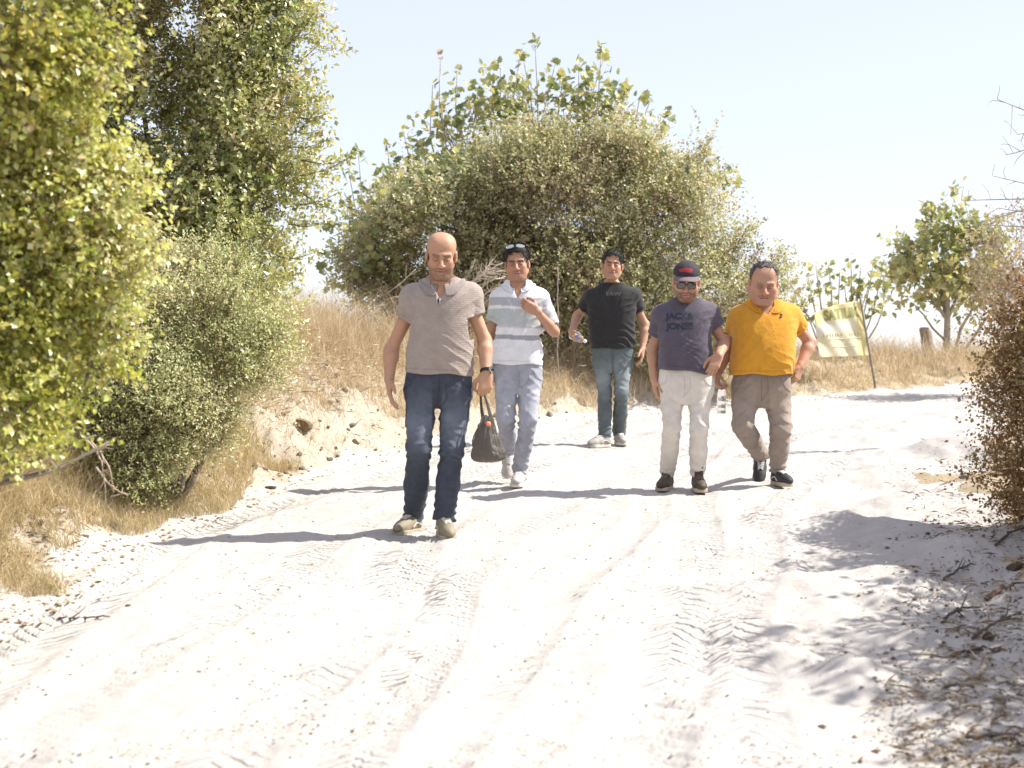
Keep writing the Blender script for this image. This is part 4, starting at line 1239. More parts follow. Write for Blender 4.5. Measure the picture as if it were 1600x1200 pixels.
def shirt_field(sp, J, top, hem, seed):
    F = Field()
    F.loft(sp['st'], .04, 2.35)
    for s in 'AB':
        sh, el = J['sh' + s], J['el' + s]
        r0, r1 = sp.get('r_slv', (.085, .075))
        ins = np.array([.03 if s == 'A' else -.03, 0, -.02])
        e = sh + ins + (el - sh - ins) * sp['slv' + s]
        F.cone(sh + ins * 1.6, sh + ins * .3, r0, r0 * .97, .05)
        F.cone(sh + ins * .3, e, r0 * .97, r1, .012)
        J['se' + s] = e
    arm = [J['sh' + s] + np.array([.05 if s == 'A' else -.05, -.06, -.10]) for s in 'AB']
    zt, zh = top, hem
    def disp(P):
        z = P[:, 2]
        u = (z - zh) / (zt - zh)
        n1 = sines(P, 7, seed); n2 = sines(P, 15, seed + 1); n3 = sines(P, 6, seed + 40)
        d = .0022 * n2 + .0025 * n1
        k1 = np.array([24., 12, 40]); k2 = np.array([-34., 10, 30])
        lowm = sstep(.55, .05, u)
        d = d - .0085 * ridge(P @ k1 + 3.2 * n1 + .8 * n2) * lowm * sstep(-.25, .5, n3) * sp.get('wr', 1) - .0065 * ridge(P @ k2 + 3.0 * n1 + 1.2 * n2) * sstep(.95, .4, u) * sstep(-.15, .6, -n3) * sp.get('wr', 1)
        d = d + .005 * np.sin(P[:, 0] * 38 + 2.5 * n1) * sstep(.22, .0, u)
        n4 = sines(P, 34, seed + 60)
        d = d - .0038 * ridge(P @ np.array([46., 20, 78]) + 3.4 * n2 + 2 * n1) * sstep(.05, .6, n3 * np.sin(4 * u + seed)) * sp.get('wr', 1) + .0011 * n4
        for a, sg in zip(arm, (1, -1)):
            v = P - a; r = np.sqrt((v * v).sum(1))
            d = d - .0085 * ridge(v @ np.array([sg * 40., 12, 40]) + 1.8 * n2) * np.exp(-(r / .12) ** 2)
        for s in 'AB':
            v = P - J['se' + s]; r = np.sqrt((v * v).sum(1))
            d = d + .005 * ridge(v @ np.array([10., 20, 60]) + 1.5 * n2) * np.exp(-(r / .10) ** 2)
        return d
    F.disp = disp
    nk = J['neck']
    # neck opening, lower in front
    nd = nrm(J['headbase'] - nk)
    tilt = nrm(np.array([0, -.42, 1.0]))
    rn = sp.get('rneck', .062)
    F.cone(nk - nd * .10, nk + nd * .2, rn + .004, rn + .016, .004, None, True)
    v0 = sp.get('vdeep', 0)
    if v0:
        def vcut(P, nk=nk):
            t = (nk[2] + .01 - P[:, 2]) / v0
            w = .050 * np.clip(1 - t, 0, 1) ** 1.0 + .004
            dx = np.abs(P[:, 0] - nk[0] - sp.get('vx', 0)) - w
            return np.maximum(np.maximum(dx, t * v0 - v0), P[:, 1] - nk[1] + .01)
        F.cut(vcut, nk + np.array([0, -.08, -v0 / 2]), v0 / 2 + .12, .003)
    # hollow hem and sleeve mouths
    st = [q for q in sp['st'] if q[0] < hem + .14]
    G = Field(); fn = G.loft(sp['st'], .03, 2.35, .016, (hem - .05, hem + .05))
    F.c.append((fn, np.array([st[-1][1], st[-1][2], hem]), .32, .004))
    def hemcut(P):
        return (P[:, 2] - hem - sp.get('hemtilt', 0) * (P[:, 0] - st[-1][1]) - .006 * np.sin(P[:, 0] * 23 + P[:, 1] * 9 + seed))
    F.c.append((hemcut, np.array([st[-1][1], st[-1][2], hem - .1]), .36, .003))
    for s in 'AB':
        ax = nrm(J['el' + s] - J['se' + s]); e = J['se' + s]
        r1 = sp.get('r_slv', (.085, .075))[1]
        def mouth(P, e=e, ax=ax):
            v = P - e; t = v @ ax
            rad = np.linalg.norm(v - t[:, None] * ax, axis=1)
            return np.maximum(np.maximum(-t, rad - .125), t - .12)
        F.c.append((mouth, e + ax * .06, .15, .003))
        F.cone(e - ax * .05, e + ax * .02, r1 - .009, r1 - .009, .004, None, True)
    return F

def trouser_field(sp, J, seed):
    F = Field()
    F.loft(sp['pst'], .03, 2.3)
    k = sp.get('r_leg', (.098, .078, .068))
    for s in 'AB':
        h, kn, an = J['hip' + s], J['kn' + s], J['an' + s]
        F.chain([h, (h + kn) / 2, kn, kn * .5 + an * .5, an], [k[0] - .005, (k[0] + k[1]) / 2 - .004, k[1] - .004, (k[1] + k[2]) / 2, k[2] - .003], .018)
    cr = J['crotch']
    def disp(P):
        n1 = sines(P, 8, seed); n2 = sines(P, 18, seed + 1)
        n3 = sines(P, 32, seed + 3)
        d = .0032 * n2 + .003 * n1 + .0012 * n3 - .004 * ridge(P[:, 2] * 44 + P[:, 0] * 30 * np.sign(P[:, 0] - cr[0]) + 2.6 * n1 + n2) * sstep(-.1, .5, n1)
        r = np.sqrt(((P - cr) ** 2).sum(1))
        d = d - .011 * ridge((np.abs(P[:, 0] - cr[0])) * 26 + (P[:, 2] - cr[2]) * -48 + 1.4 * n2) * np.exp(-(r / .16) ** 2)
        for s in 'AB':
            kn, an = J['kn' + s], J['an' + s]
            ax = nrm(an - kn); v = P - an
            t = -(v @ ax); ra = np.linalg.norm(v + t[:, None] * ax, axis=1)
            m = np.exp(-(t / .11) ** 2) * (ra < .14)
            d = d - .015 * ridge(t * 58 + 1.5 * n2 + 2.2 * n1) * m * sp.get('stack', 1)
            v = P - kn; t = v @ ax; ra = np.linalg.norm(v - t[:, None] * ax, axis=1)
            m = np.exp(-(t / .12) ** 2) * (ra < .16)
            d = d - .011 * ridge(t * 40 + v[:, 0] * 26 * (1 if s == 'A' else -1) + 1.9 * n2) * m
        return d
    F.disp = disp
    for s in 'AB':
        an, kn = J['an' + s], J['kn' + s]; ax = nrm(an - kn)
        def hemc(P, an=an, ax=ax):
            v = P - an; t = v @ ax
            rad = np.linalg.norm(v - t[:, None] * ax, axis=1)
            return np.maximum(np.maximum(.012 + .006 * np.sin(P[:, 0] * 50) - t, rad - .12), t - .15)
        F.c.append((hemc, an + ax * .08, .17, .003))
    return F

def person(sp):
    d = sp['d']; nm = 'person'; seed = sp['seed']
    P = lambda q: at(q[0], q[1], d + (q[2] if len(q) > 2 else 0))
    J = {k: P(v) for k, v in sp['J'].items()}
    hd = sp['head']
    H = Head(P(hd['c']), hd.get('yaw', 0), hd.get('pitch', 0), hd.get('roll', 0), hd.get('sc', 1))
    J['headbase'] = H.w(0, -.022, -.055)
    m = d / F_
    def stations(rows):
        return [(*[at(0, r[0], d)[2]], *[at((r[1] + r[2]) / 2, r[0], d)[0], d + (r[5] if len(r) > 5 else 0)], (r[2] - r[1]) / 2 * m, r[3], r[4]) for r in rows]
    sp['st'] = stations(sp['torso'])
    sp['pst'] = stations(sp['pelvis'])
    hem = at(0, sp['hem'], d)[2]
    # shoes give the ankles
    feet = {}
    for s in 'AB':
        f = sp['foot' + s]
        fw = nrm(np.array(f['fwd'], float)); 
        if 'px' in f: heel = at(f['px'][0], f['px'][1], f['d'])
        else:
            x = (f['x'] - 800) / F_ * f['d']; heel = gpoint(x, f['d'], .0)
            heel[2] = max(heel[2], float(zg(x + fw[0] * .14, f['d'] + fw[1] * .14)), float(zg(x + fw[0] * .24, f['d'] + fw[1] * .24)) - .012) - .006
        up = f.get('up', (0, 0, 1))
        U = nrm(np.array(up, float) - fw * (np.array(up) @ fw))
        J['an' + s] = heel + fw * .068 + U * sp.get('anh', .105)
        feet[s] = (heel, fw, U)
    J['crotch'] = P(sp['crotch'])
    # ---- body: one continuous skin
    B = Field()
    head_field(B, H, hd.get('w', 1), hd.get('jaw', 1), hd.get('fat', 0), hd.get('nose', 1), hd.get('smile', 0))
    rn = sp.get('rneck', .062) - .004
    B.cone(H.w(0, -.028, -.03), J['neck'] - np.array([0, 0, .03]), rn * .93, rn * 1.08, .035)
    top = [q for q in sp['st'] if q[0] > hem + .26]
    B.loft(sp['st'], .05, 2.35, .020, (J['neck'][2] - .17, sp['st'][0][0]))
    c0 = np.array([sp['st'][-1][1], d, hem + .3])
    B.cone(J['neck'] - np.array([0, 0, .15]), J['crotch'] + np.array([0, 0, .05]), .06, .05, .05)
    ra = sp.get('r_arm', (.050, .041, .040, .029))
    for s in 'AB':
        sh, el, wr = J['sh' + s], J['el' + s], J['wr' + s]
        ins = np.array([.03 if s == 'A' else -.03, 0, -.02])
        B.cone(sh + ins, el, ra[0] - .003, ra[1] - .002, .025)
        mid = el + (wr - el) * .28
        B.cone(el, mid, ra[1] * .98, ra[2] * 1.06, .03); B.cone(mid, wr, ra[2] * 1.06, ra[3], .02)
        h_ = sp['hand' + s]
        J['tips' + s] = hand(B, wr, h_['D'], h_['N'], h_['S'], h_.get('curl', (14, 22, 14)), h_.get('sc', 1.0) , h_.get('thumb', -.3), h_.get('spread', .2))
        B.chain([J['hip' + s], J['kn' + s], J['an' + s], feet[s][0] + feet[s][1] * .1 + feet[s][2] * .05], [.04, .034, .028, .025], .03)
    B.disp = lambda P: .0010 * sines(P, 60, seed + 70) + .0018 * sines(P, 22, seed + 71)
    V, Q = B.mesh(.0042 if d < 10 else .0045)
    C = np.tile(np.array(sp['skin'], float), (len(V), 1))
    nz = sines(V, 22, seed)
    C *= (1 + .05 * nz)[:, None]
    C = head_colours(H, V, C, sp['skin'], **sp.get('face', {}))
    body = link('person', np_mesh('person_body', V, Q, C), M_SKIN)
    tag(body, sp['label'], 'person', 'men walking down the dusty road')
    mats = dict(MATS); mats['lidc'] = np.array(sp['skin']) * (.86, .78, .76)
    if sp.get('eyes', True): eyes(H, nm, body, mats, hd.get('open', .4))
    # ---- shirt
    SF = shirt_field(sp, J, sp['st'][0][0], hem, seed)
    V, Q = SF.mesh(.0055 if d < 10 else .0062)
    sc_ = sp['shirt']
    C = np.tile(np.array(sc_['col'], float), (len(V), 1))
    if 'bands' in sc_:
        for (y0, y1, cc) in sc_['bands']:
            z1, z0 = at(0, y0, d)[2], at(0, y1, d)[2]
            zz = V[:, 2] + .006 * np.sin(V[:, 0] * 12)
            C[(zz > z0) & (zz < z1)] = cc
    C[np.abs(V[:, 2] - hem - sp.get('hemtilt', 0) * (V[:, 0] - sp['st'][-1][1]) - .026) < .0045] *= .86
    for s in 'AB':
        ax = nrm(J['el' + s] - J['se' + s]); v = V - J['se' + s]; t = v @ ax
        C[(np.abs(t + .022) < .004) & (np.linalg.norm(v, axis=1) < .13)] *= .86
    shirt = link('shirt', np_mesh('shirt', V, Q, C), sc_['mat'], body)
    bvh = BVHTree.FromPolygons([tuple(v) for v in V], [tuple(q) for q in Q.tolist()])
    # ---- trousers
    TF = trouser_field(sp, J, seed + 7)
    V, Q = TF.mesh(.0058 if d < 10 else .0065)
    tc = sp['trousers']
    C = np.tile(np.array(tc['col'], float), (len(V), 1))
    if tc.get('fade'):
        for s in 'AB':
            a, b = J['hip' + s], J['kn' + s]
            ba = b - a; t = np.clip((V - a) @ ba / (ba @ ba), -.2, 1.5)
            f = np.exp(-((t - .62) / .42) ** 2) * sstep(.02, -.05, V[:, 1] - (a + t[:, None] * ba)[:, 1]) * (np.abs(V[:, 0] - (a + t[:, None] * ba)[:, 0]) < .075)
            C = C * (1 - .55 * f[:, None]) + np.array(tc['fade']) * .55 * f[:, None]
    tr = link('trousers', np_mesh('trousers', V, Q, np.clip(C, .005, .95)), tc['mat'], body)
    tb = BVHTree.FromPolygons([tuple(v) for v in V], [tuple(q) for q in Q.tolist()])
    for s in 'AB':
        heel, fw, U = feet[s]
        shoe(nm, body, heel, fw, U, mats, **{**sp['shoe'], **sp['foot' + s].get('shoe', {})})
    # seams and pockets of the trousers: raised stitched edges
    def on(b, px, py):
        o = Vector((0, 0, CAMZ)); dr = Vector(at(px, py, 1.0)) - o
        h = b.ray_cast(o, dr.normalized())
        return None if h[0] is None else np.array(h[0] + h[1] * .0015 * (1 if h[1].y < 0 else -1))
    A = Acc(); n_ = 0
    for ln in sp.get('seams', []):
        pts = [on(tb, *q) for q in curve_pts([(a_, b_, 0) for a_, b_ in ln], 14)[:, :2]]
        pts = [q for q in pts if q is not None]
        if len(pts) > 3:
            A.tube(curve_pts(pts, 20), 0.0015, 5, np.array(tc['col']) * .78); n_ += 1
    if n_: tag(link('seam', A.mesh('seams'), tc['mat'], tr), kind='stuff')
    return dict(H=H, J=J, body=body, shirt=shirt, trousers=tr, bvh=bvh, tbvh=tb, on=on, SF=SF, sp=sp, BF=B)

F_ = F
def hair_mesh(R, col, front=(.075, .085), back=(.02, -.03), thick=.011, top=1.0, seed=3, low=-.072, side=.55, strands=1500, slen=.018):
    H = R['H']; G = Field(); w = R['sp']['head'].get('w', 1)
    rad = np.array([.077 * w + thick * side, .096 + thick * .9, .088 + thick * top])
    cen = np.array([0, -.014, .038])
    G.ell(H.w(*cen), H.A, rad * H.sc, .01)
    for s in (-1, 1): G.ell(H.w(s * .026 * w, -.015, .055), H.A, np.array([.052 + thick * side, .080 + thick * .9, .058 + thick * top]) * H.sc, .02)
    G.disp = lambda P: .0030 * sines(H.loc(P), 55, seed + 2) + .0016 * sines(H.loc(P), 140, seed + 5)
    (f1, u1), (f0, u0) = front, back
    def over(q):
        return q[:, 1] - (f0 + (q[:, 2] - u0) * (f1 - f0) / (u1 - u0)) + .005 * np.sin(q[:, 0] * 130 + seed) + .004 * np.sin(q[:, 2] * 170 + q[:, 0] * 60)
    G.cut(lambda P: -over(H.loc(P)) * H.sc * .8, H.c, .4, .004)
    G.cut(lambda P: (H.loc(P)[:, 2] - low) * H.sc, H.c, .4, .006)
    for s in (-1, 1): G.ell(H.w(s * .085, .004, -.016), H.A, np.array([.03, .026, .034]) * H.sc, .004, True)
    V, Q = G.mesh(.0036)
    r = np.random.default_rng(seed)
    # short strands combed over it break the outline
    q = H.loc(V[r.integers(0, len(V), strands * 2)]); dq = nrm((q - cen) / rad)
    ok = (over(q) < .004) & (q[:, 2] > low + .01) & ~((np.abs(q[:, 0]) > .06) & (np.abs(q[:, 1] - .004) < .026) & (q[:, 2] < .018))
    q = q[ok][:strands]; dq = dq[ok][:strands]; n = len(q)
    out = nrm(dq / rad)
    comb = nrm(np.stack([.35 * q[:, 0] / .08 + r.normal(size=n) * .35, .55 + r.normal(size=n) * .35, -.7 * np.abs(q[:, 0]) / .08 - .5 * (q[:, 1] < -.04) + r.normal(size=n) * .3], -1))
    comb = nrm(comb - out * (comb * out).sum(1, keepdims=True))
    ln = slen * r.uniform(.5, 1.3, n)[:, None] * (.35 + .65 * sstep(.0, .09, q[:, 2]))[:, None]
    sd = np.cross(out, comb) * .0011
    p0 = q - out * .003; lf = r.uniform(.1, .75, (n, 1)); p1 = q + comb * ln * .5 + out * ln * .5 * lf; p2 = q + comb * ln * .9 + out * ln * lf
    T = np.stack([p0 - sd, p0 + sd, p1 - sd, p1 + sd, p2], 1).reshape(-1, 3)
    T = H.c + (T * H.sc) @ H.A
    b = (np.arange(n) * 5)[:, None] + len(V)
    C = np.tile(np.array(col), (len(V), 1)) * (1 + .3 * sines(H.loc(V), 120, seed))[:, None]
    CT = np.repeat(np.array(col) * r.uniform(.7, 1.9, (n, 1)), 5, 0)
    me = np_mesh('hair', np.vstack([V, T]), [np.vstack([Q, np.hstack([b, b + 1, b + 3, b + 2])]), np.hstack([b + 2, b + 3, b + 4])], np.clip(np.vstack([C, CT]), .003, .6))
    return link('hair', me, M_HAIR, R['body'])

def collar(R, col, h=.045, wid=.05, open_=.05, point=.03, mat=None, drop=.0):
    """a turned-down collar: a standing band round the neck and the leaf folded over it, open in front"""
    J = R['J']; nk = J['neck']; rn = R['sp'].get('rneck', .062)
    nd = nrm(J['headbase'] - nk); nd = nrm(nd * .6 + np.array([0, 0, .4]))
    n = 49
    th = np.linspace(-math.pi * .93, math.pi * .93, n)          # 0 = nape
    V = []
    for t in th:
        ct = (1 - math.cos(t)) / 2                              # 0 nape .. 1 front
        dirn = np.array([math.sin(t), math.cos(t), 0])
        base = nk + np.array([0, -.006, .0])
        lift = h * (1 - .55 * ct ** 2) - .015 * ct
        p_in = base + dirn * (rn + .006) * np.array([1, 1, 0]) + np.array([0, 0, lift - .035])
        p_top = base + dirn * (rn + .009 + .004 * ct) + np.array([0, 0, lift])
        w_ = wid * (1 + .25 * ct) + point * np.exp(-((ct - .93) / .10) ** 2)
        out = dirn * (.72 - .12 * ct); out = nrm(out + np.array([0, 0, -.62 - .25 * ct]))
        p_mid = p_top + dirn * .010 + np.array([0, 0, -.004])
        p_out = p_top + out * w_ + dirn * .010
        row = [p_in, p_top, p_mid, p_mid * .5 + p_out * .5, p_out]
        V.append(row)
    V = np.array(V)
    # rest the leaf on the cloth
    for j in (3, 4):
        for _ in range(6):
            s_ = R['SF'](V[:, j])
            g = np.stack([R['SF'](V[:, j] + e * .004) - s_ for e in np.eye(3)], 1) / .004
            g = nrm(g)
            V[:, j] += g * np.clip(.007 - s_, -.012 if j == 4 else 0, .03)[:, None]
    V[:, 4] += nrm(V[:, 4] - V[:, 3]) * .0
    k = V.shape[1]
    i = np.arange(n * k).reshape(n, k)
    Q = np.stack([i[:-1, :-1], i[1:, :-1], i[1:, 1:], i[:-1, 1:]], -1).reshape(-1, 4)
    me = np_mesh('collar', V.reshape(-1, 3), Q, np.tile(np.array(col), (n * k, 1)))
    o = link('collar', me, mat, R['shirt'])
    md = o.modifiers.new('thickness', 'SOLIDIFY'); md.thickness = .0035; md.offset = 0
    sb = o.modifiers.new('round', 'SUBSURF'); sb.levels = 1; sb.render_levels = 1
    return o

def decal_text(R, txt, px, py, hpx, col, name, squash=1.0, font_scale=1.0, rot=0.0, mat=None):
    """flat print on the chest: the letters' outlines laid onto the cloth"""
    cu = bpy.data.curves.new(name, 'FONT'); cu.body = txt; cu.align_x = 'CENTER'; cu.align_y = 'CENTER'; cu.offset = .045
    ob = bpy.data.objects.new(name, cu); COL.objects.link(ob)
    dg = bpy.context.evaluated_depsgraph_get()
    me = bpy.data.meshes.new_from_object(ob.evaluated_get(dg))
    bpy.data.objects.remove(ob)
    bm = bmesh.new(); bm.from_mesh(me)
    zs = [v.co.y for v in bm.verts]; xs_ = [v.co.x for v in bm.verts]
    hh = max(zs) - min(zs)
    for axis, lo_, hi_ in ((0, min(xs_), max(xs_)), (1, min(zs), max(zs))):
        stp = .12
        c = lo_ + stp
        while c < hi_:
            no = [0, 0, 0]; no[axis] = 1; cc = [0, 0, 0]; cc[axis] = c
            bmesh.ops.bisect_plane(bm, geom=bm.verts[:] + bm.edges[:] + bm.faces[:], plane_co=cc, plane_no=no)
            c += stp
    for v in bm.verts:
        x = px + (v.co.x * squash * math.cos(rot) - v.co.y * math.sin(rot)) / hh * hpx
        y = py - (v.co.y * math.cos(rot) + v.co.x * squash * math.sin(rot)) / hh * hpx
        p = R['on'](R['bvh'], x, y)
        if p is not None: v.co = p
    bmesh.ops.recalc_face_normals(bm, faces=bm.faces)
    bm.to_mesh(me); bm.free()
    me.name = name
    return link(name, me, mat or plain(name + '_ink', col, .8), R['shirt'])

def glasses(R, c, tilt, frame_c, par, w=.030, hgt=.022, arms=True, lens_m=None):
    """sunglasses in the head's own frame: c = bridge point (x, f, u)"""
    H = R['H']; t = math.radians(tilt)
    def g(x, f, u):
        f2 = f * math.cos(t) - u * math.sin(t); u2 = f * math.sin(t) + u * math.cos(t)
        return H.w(c[0] + x, c[1] + f2, c[2] + u2)
    A = Acc()
    th = np.linspace(0, 2 * np.pi, 25)
    shape = lambda a: (math.copysign(abs(math.cos(a)) ** .8, math.cos(a)) * w, math.copysign(abs(math.sin(a)) ** .75, math.sin(a)) * hgt)
    lens = []
    for s in (-1, 1):
        rim = []
        for a in th:
            x, u = shape(a); xx = s * (.036) + x
            rim.append(g(xx, -.45 * abs(xx) ** 1.5, u - .004 * (x * s / w)))
        A.tube(rim, .0019, 6, frame_c, False); lens.append(np.array(rim))
    A.tube(curve_pts([g(-.010, 0, .008), g(0, .004, .011), g(.010, 0, .008)], 6), .0022, 6, frame_c)
    if arms:
        for s in (-1, 1):
            A.tube(curve_pts([g(s * .064, -.008, .008), g(s * .076, -.03, .010), g(s * .080, -.095, .004)], 8), .0022, 6, frame_c)
    o = link('sunglasses', A.mesh('sunglasses'), M_DARKPL, par)
    for rim in lens:
        n = len(rim) - 1
        cc = rim[:-1].mean(0)
        Vv = np.vstack([cc + (rim[:-1] - cc) * .5 + H.A[1] * .0015, rim[:-1], cc + H.A[1] * .002])
        i = np.arange(n); j = (i + 1) % n
        Q1 = np.stack([i, j, n + j, n + i], 1); T1 = np.stack([np.full(n, 2 * n), j, i], 1)
        link('lens', np_mesh('lens', Vv, [Q1, T1]), lens_m or M_LENS, o)
    return o
SKIN1 = (.50, .30, .19); SKIN2 = (.47, .275, .175); SKIN3 = (.45, .265, .17); SKIN4 = (.49, .285, .185); SKIN5 = (.48, .285, .19)
men = {}
# --- bald man in the taupe polo, nearest
sp1 = dict(d=9.5, seed=1, label='bald man in taupe zip polo and dark blue jeans carrying a black bag', skin=SKIN1,
    head=dict(c=(689.5, 398.5, -.06), pitch=18, yaw=3, roll=-2, sc=1.04, w=.97, jaw=.93, open=.30),
    face=dict(stubble=.72, hair=(.10, .065, .04), buzz=.75, brow=.75),
    J=dict(neck=(690, 447, .01), shA=(641, 461, .02), shB=(738, 458, .02), elA=(612, 545, .06), elB=(757, 532, .02), wrA=(608, 594, -.02), wrB=(760, 583, -.08),
           hipA=(657, 610, .0), hipB=(713, 610, -.0), knA=(655, 702, -.10), knB=(706, 700, -.06)),
    torso=[(434, 664, 716, .06, .07), (442, 656, 724, .07, .08), (449, 640, 740, .09, .10), (458, 633, 747, .115, .12), (480, 632, 746, .13, .125), (505, 635, 744, .135, .12), (530, 636, 742, .14, .11), (560, 634, 740, .142, .115), (596, 631, 740, .135, .125)],
    pelvis=[(575, 636, 736, .12, .11), (600, 633, 738, .125, .125), (616, 633, 739, .125, .13), (628, 638, 735, .11, .12), (638, 652, 720, .08, .09)],
    hem=585, hemtilt=-.05, crotch=(685, 634), slvA=.42, slvB=.46, r_slv=(.074, .064), rneck=.064, vdeep=.085, wr=.8, vx=-.005,
    r_leg=(.099, .076, .063), r_arm=(.050, .038, .040, .029), stack=1.1,
    footA=dict(x=655, d=9.72, fwd=(-.42, -.9, 0)), footB=dict(x=690, d=9.50, fwd=(.22, -.97, -.05)),
    handA=dict(D=(.06, -.25, -.97), N=(.95, .15, 0), S=(-.1, -.98, .2), curl=(13, 20, 14), thumb=-.3, sc=1.0), handB=dict(D=(-.06, -.12, -.98), N=(-.25, .95, 0), S=(-.95, -.25, 0), curl=(48, 70, 45), thumb=.7, sc=1.04),
    shirt=dict(col=(.36, .30, .265), mat=M_KNIT), trousers=dict(col=(.050, .057, .077), fade=(.19, .22, .27), mat=M_DENIM),
    seams=[[(686, 592), (686, 612), (683, 636)], [(720, 592), (727, 602), (737, 606)], [(636, 590), (642, 600), (634, 606)], [(697, 600), (698, 622), (687, 636)]],
    shoe=dict(width=.86, colour=(.25, .215, .15), sole_c=(.36, .31, .23), lace_c=(.62, .58, .48), panel=(.50, .46, .38), L=.30))
R1 = men[1] = person(sp1)
collar(R1, (.30, .25, .235), mat=M_KNIT, h=.05, wid=.052)
# zip and its light tape
A = Acc(); B_ = Acc()
zp = [R1['on'](R1['bvh'], x, y) for x, y in ((685.2, 463), (685.0, 467), (684.8, 471), (684.6, 474.5))]
zp = [q for q in zp if q is not None]
if len(zp) > 2:
    A.tube(curve_pts(zp, 10), .0035, 6, (.10, .10, .13))
    o = link('zip', A.mesh('zip'), M_DARKPL, R1['shirt'])
A = Acc()
for s in (-1, 1):
    e = [R1['on'](R1['bvh'], x, y) for x, y in ((685 + s * 11, 445), (685 + s * 7, 453), (685 + s * 3.2, 460), (685 + s * 2.4, 468), (685 + s * 2.0, 475))]
    e = [q + np.array([0, -.003, 0]) for q in e if q is not None]
    if len(e) > 2: A.tube(curve_pts(e, 14), .0036, 6, (.52, .44, .41))
if A.V: link('placket', A.mesh('placket'), M_KNIT, R1['shirt'])
# wristwatch
J = R1['J']; wr = J['wrB']; ax = nrm(J['wrB'] - J['elB']); c = wr - ax * .012
u1 = nrm(np.cross(ax, (0, 1, 0))); u2 = np.cross(ax, u1)
A = Acc(); th = np.linspace(0, 2 * np.pi, 25)
for o_ in (-.007, -.0025, .0025, .007): A.tube([c + ax * o_ + (u1 * math.cos(t) + u2 * math.sin(t)) * .034 for t in th], .0034, 6, (.05, .05, .05), False)
wt = link('wristwatch', A.mesh('watch_strap'), M_DARKPL, R1['body'])
A = Acc(); fdir = nrm(np.array([.75, -.6, .1]) - ax * (np.array([.75, -.6, .1]) @ ax))
A.tube([c + fdir * .031, c + fdir * .043], [.020, .019], 20); link('watch_case', A.mesh('watch_case'), M_STEEL, wt)
A = Acc(); A.tube([c + fdir * .0432, c + fdir * .0438], [.016, .016], 20); link('dial', A.mesh('watch_dial'), M_DARKPL, wt)

# --- man in the striped white polo
sp2 = dict(d=11.6, seed=2, label='dark haired man in white polo with grey bands raising one hand to his chest', skin=SKIN2,
    head=dict(c=(808, 412, -.02), pitch=3, yaw=-4, roll=4, sc=1.0, w=.98, open=.38), face=dict(stubble=.18, hair=(.03, .022, .018), brow=1.0),
    J=dict(neck=(809, 449, .03), shA=(778, 466, .03), shB=(846, 464, .02), elA=(765, 522, .06), elB=(866, 518, -.02), wrA=(757, 565, .0), wrB=(838, 486, -.20),
           hipA=(791, 585, 0), hipB=(829, 585, 0), knA=(790, 655, -.08), knB=(825, 658, -.10)),
    torso=[(438, 791, 828, .06, .06), (446, 786, 834, .07, .07), (453, 776, 846, .085, .09), (464, 771, 852, .10, .11), (485, 770, 851, .115, .11), (510, 770, 850, .12, .10), (540, 768, 849, .12, .10), (578, 766, 849, .115, .11)],
    pelvis=[(556, 771, 846, .10, .10), (580, 769, 848, .11, .12), (598, 771, 848, .105, .125), (616, 778, 842, .09, .10)],
    hem=570, hemtilt=-.02, crotch=(812, 612), slvA=.62, slvB=.85, r_slv=(.068, .062), rneck=.058, vdeep=.09,
    r_leg=(.085, .067, .057), r_arm=(.042, .035, .035, .026),
    footA=dict(px=(797, 705), d=12.02, fwd=(-.06, -.62, -.72), up=(0, -.75, .65)), footB=dict(x=814, d=11.72, fwd=(-.14, -.99, 0)),
    handA=dict(D=(.1, -.2, -.97), N=(.95, .1, 0), S=(0, -1, .2)), handB=dict(D=(-.86, -.22, .46), N=(.05, .95, .25), S=(.45, -.15, .88), curl=(45, 62, 40), thumb=.8, sc=.98),
    shirt=dict(col=(.72, .72, .74), mat=M_JERSEY, bands=[(466, 479, (.40, .41, .43)), (483.5, 511, (.46, .49, .50)), (524, 531, (.33, .33, .36)), (511, 513, (.55, .55, .57))]),
    trousers=dict(col=(.30, .31, .36), fade=(.42, .43, .48), mat=M_DENIM), seams=[[(811, 576), (812, 592), (812, 606)], [(833, 578), (838, 590), (846, 594)], [(826, 579), (826, 594), (814, 606)]],
    shoe=dict(width=.9, colour=(.50, .47, .45), sole_c=(.66, .63, .57), panel=(.34, .31, .29), lace_c=(.7, .68, .66), L=.285))
R2 = men[2] = person(sp2)
collar(R2, (.66, .66, .69), mat=M_JERSEY, h=.034, wid=.036, point=.022)
hair_mesh(R2, (.022, .018, .016), front=(.076, .086), back=(.014, -.035), thick=.011, top=1.5, seed=4, slen=.036, strands=2200)
glasses(R2, (0, .090, .124), 42, (.02, .02, .022), R2['body'], .031, .019, lens_m=plain('grey_mirror_lens', (.30, .31, .33), .12, spec=.9))
A = Acc(); p = R2['on'](R2['bvh'], 836, 468)
if p is not None:
    A.tube([p, p + np.array([0, -.0015, 0])], .006, 8); link('chest_emblem', A.mesh('chest_emblem'), plain('dark_thread', (.05, .06, .08)), R2['shirt'])

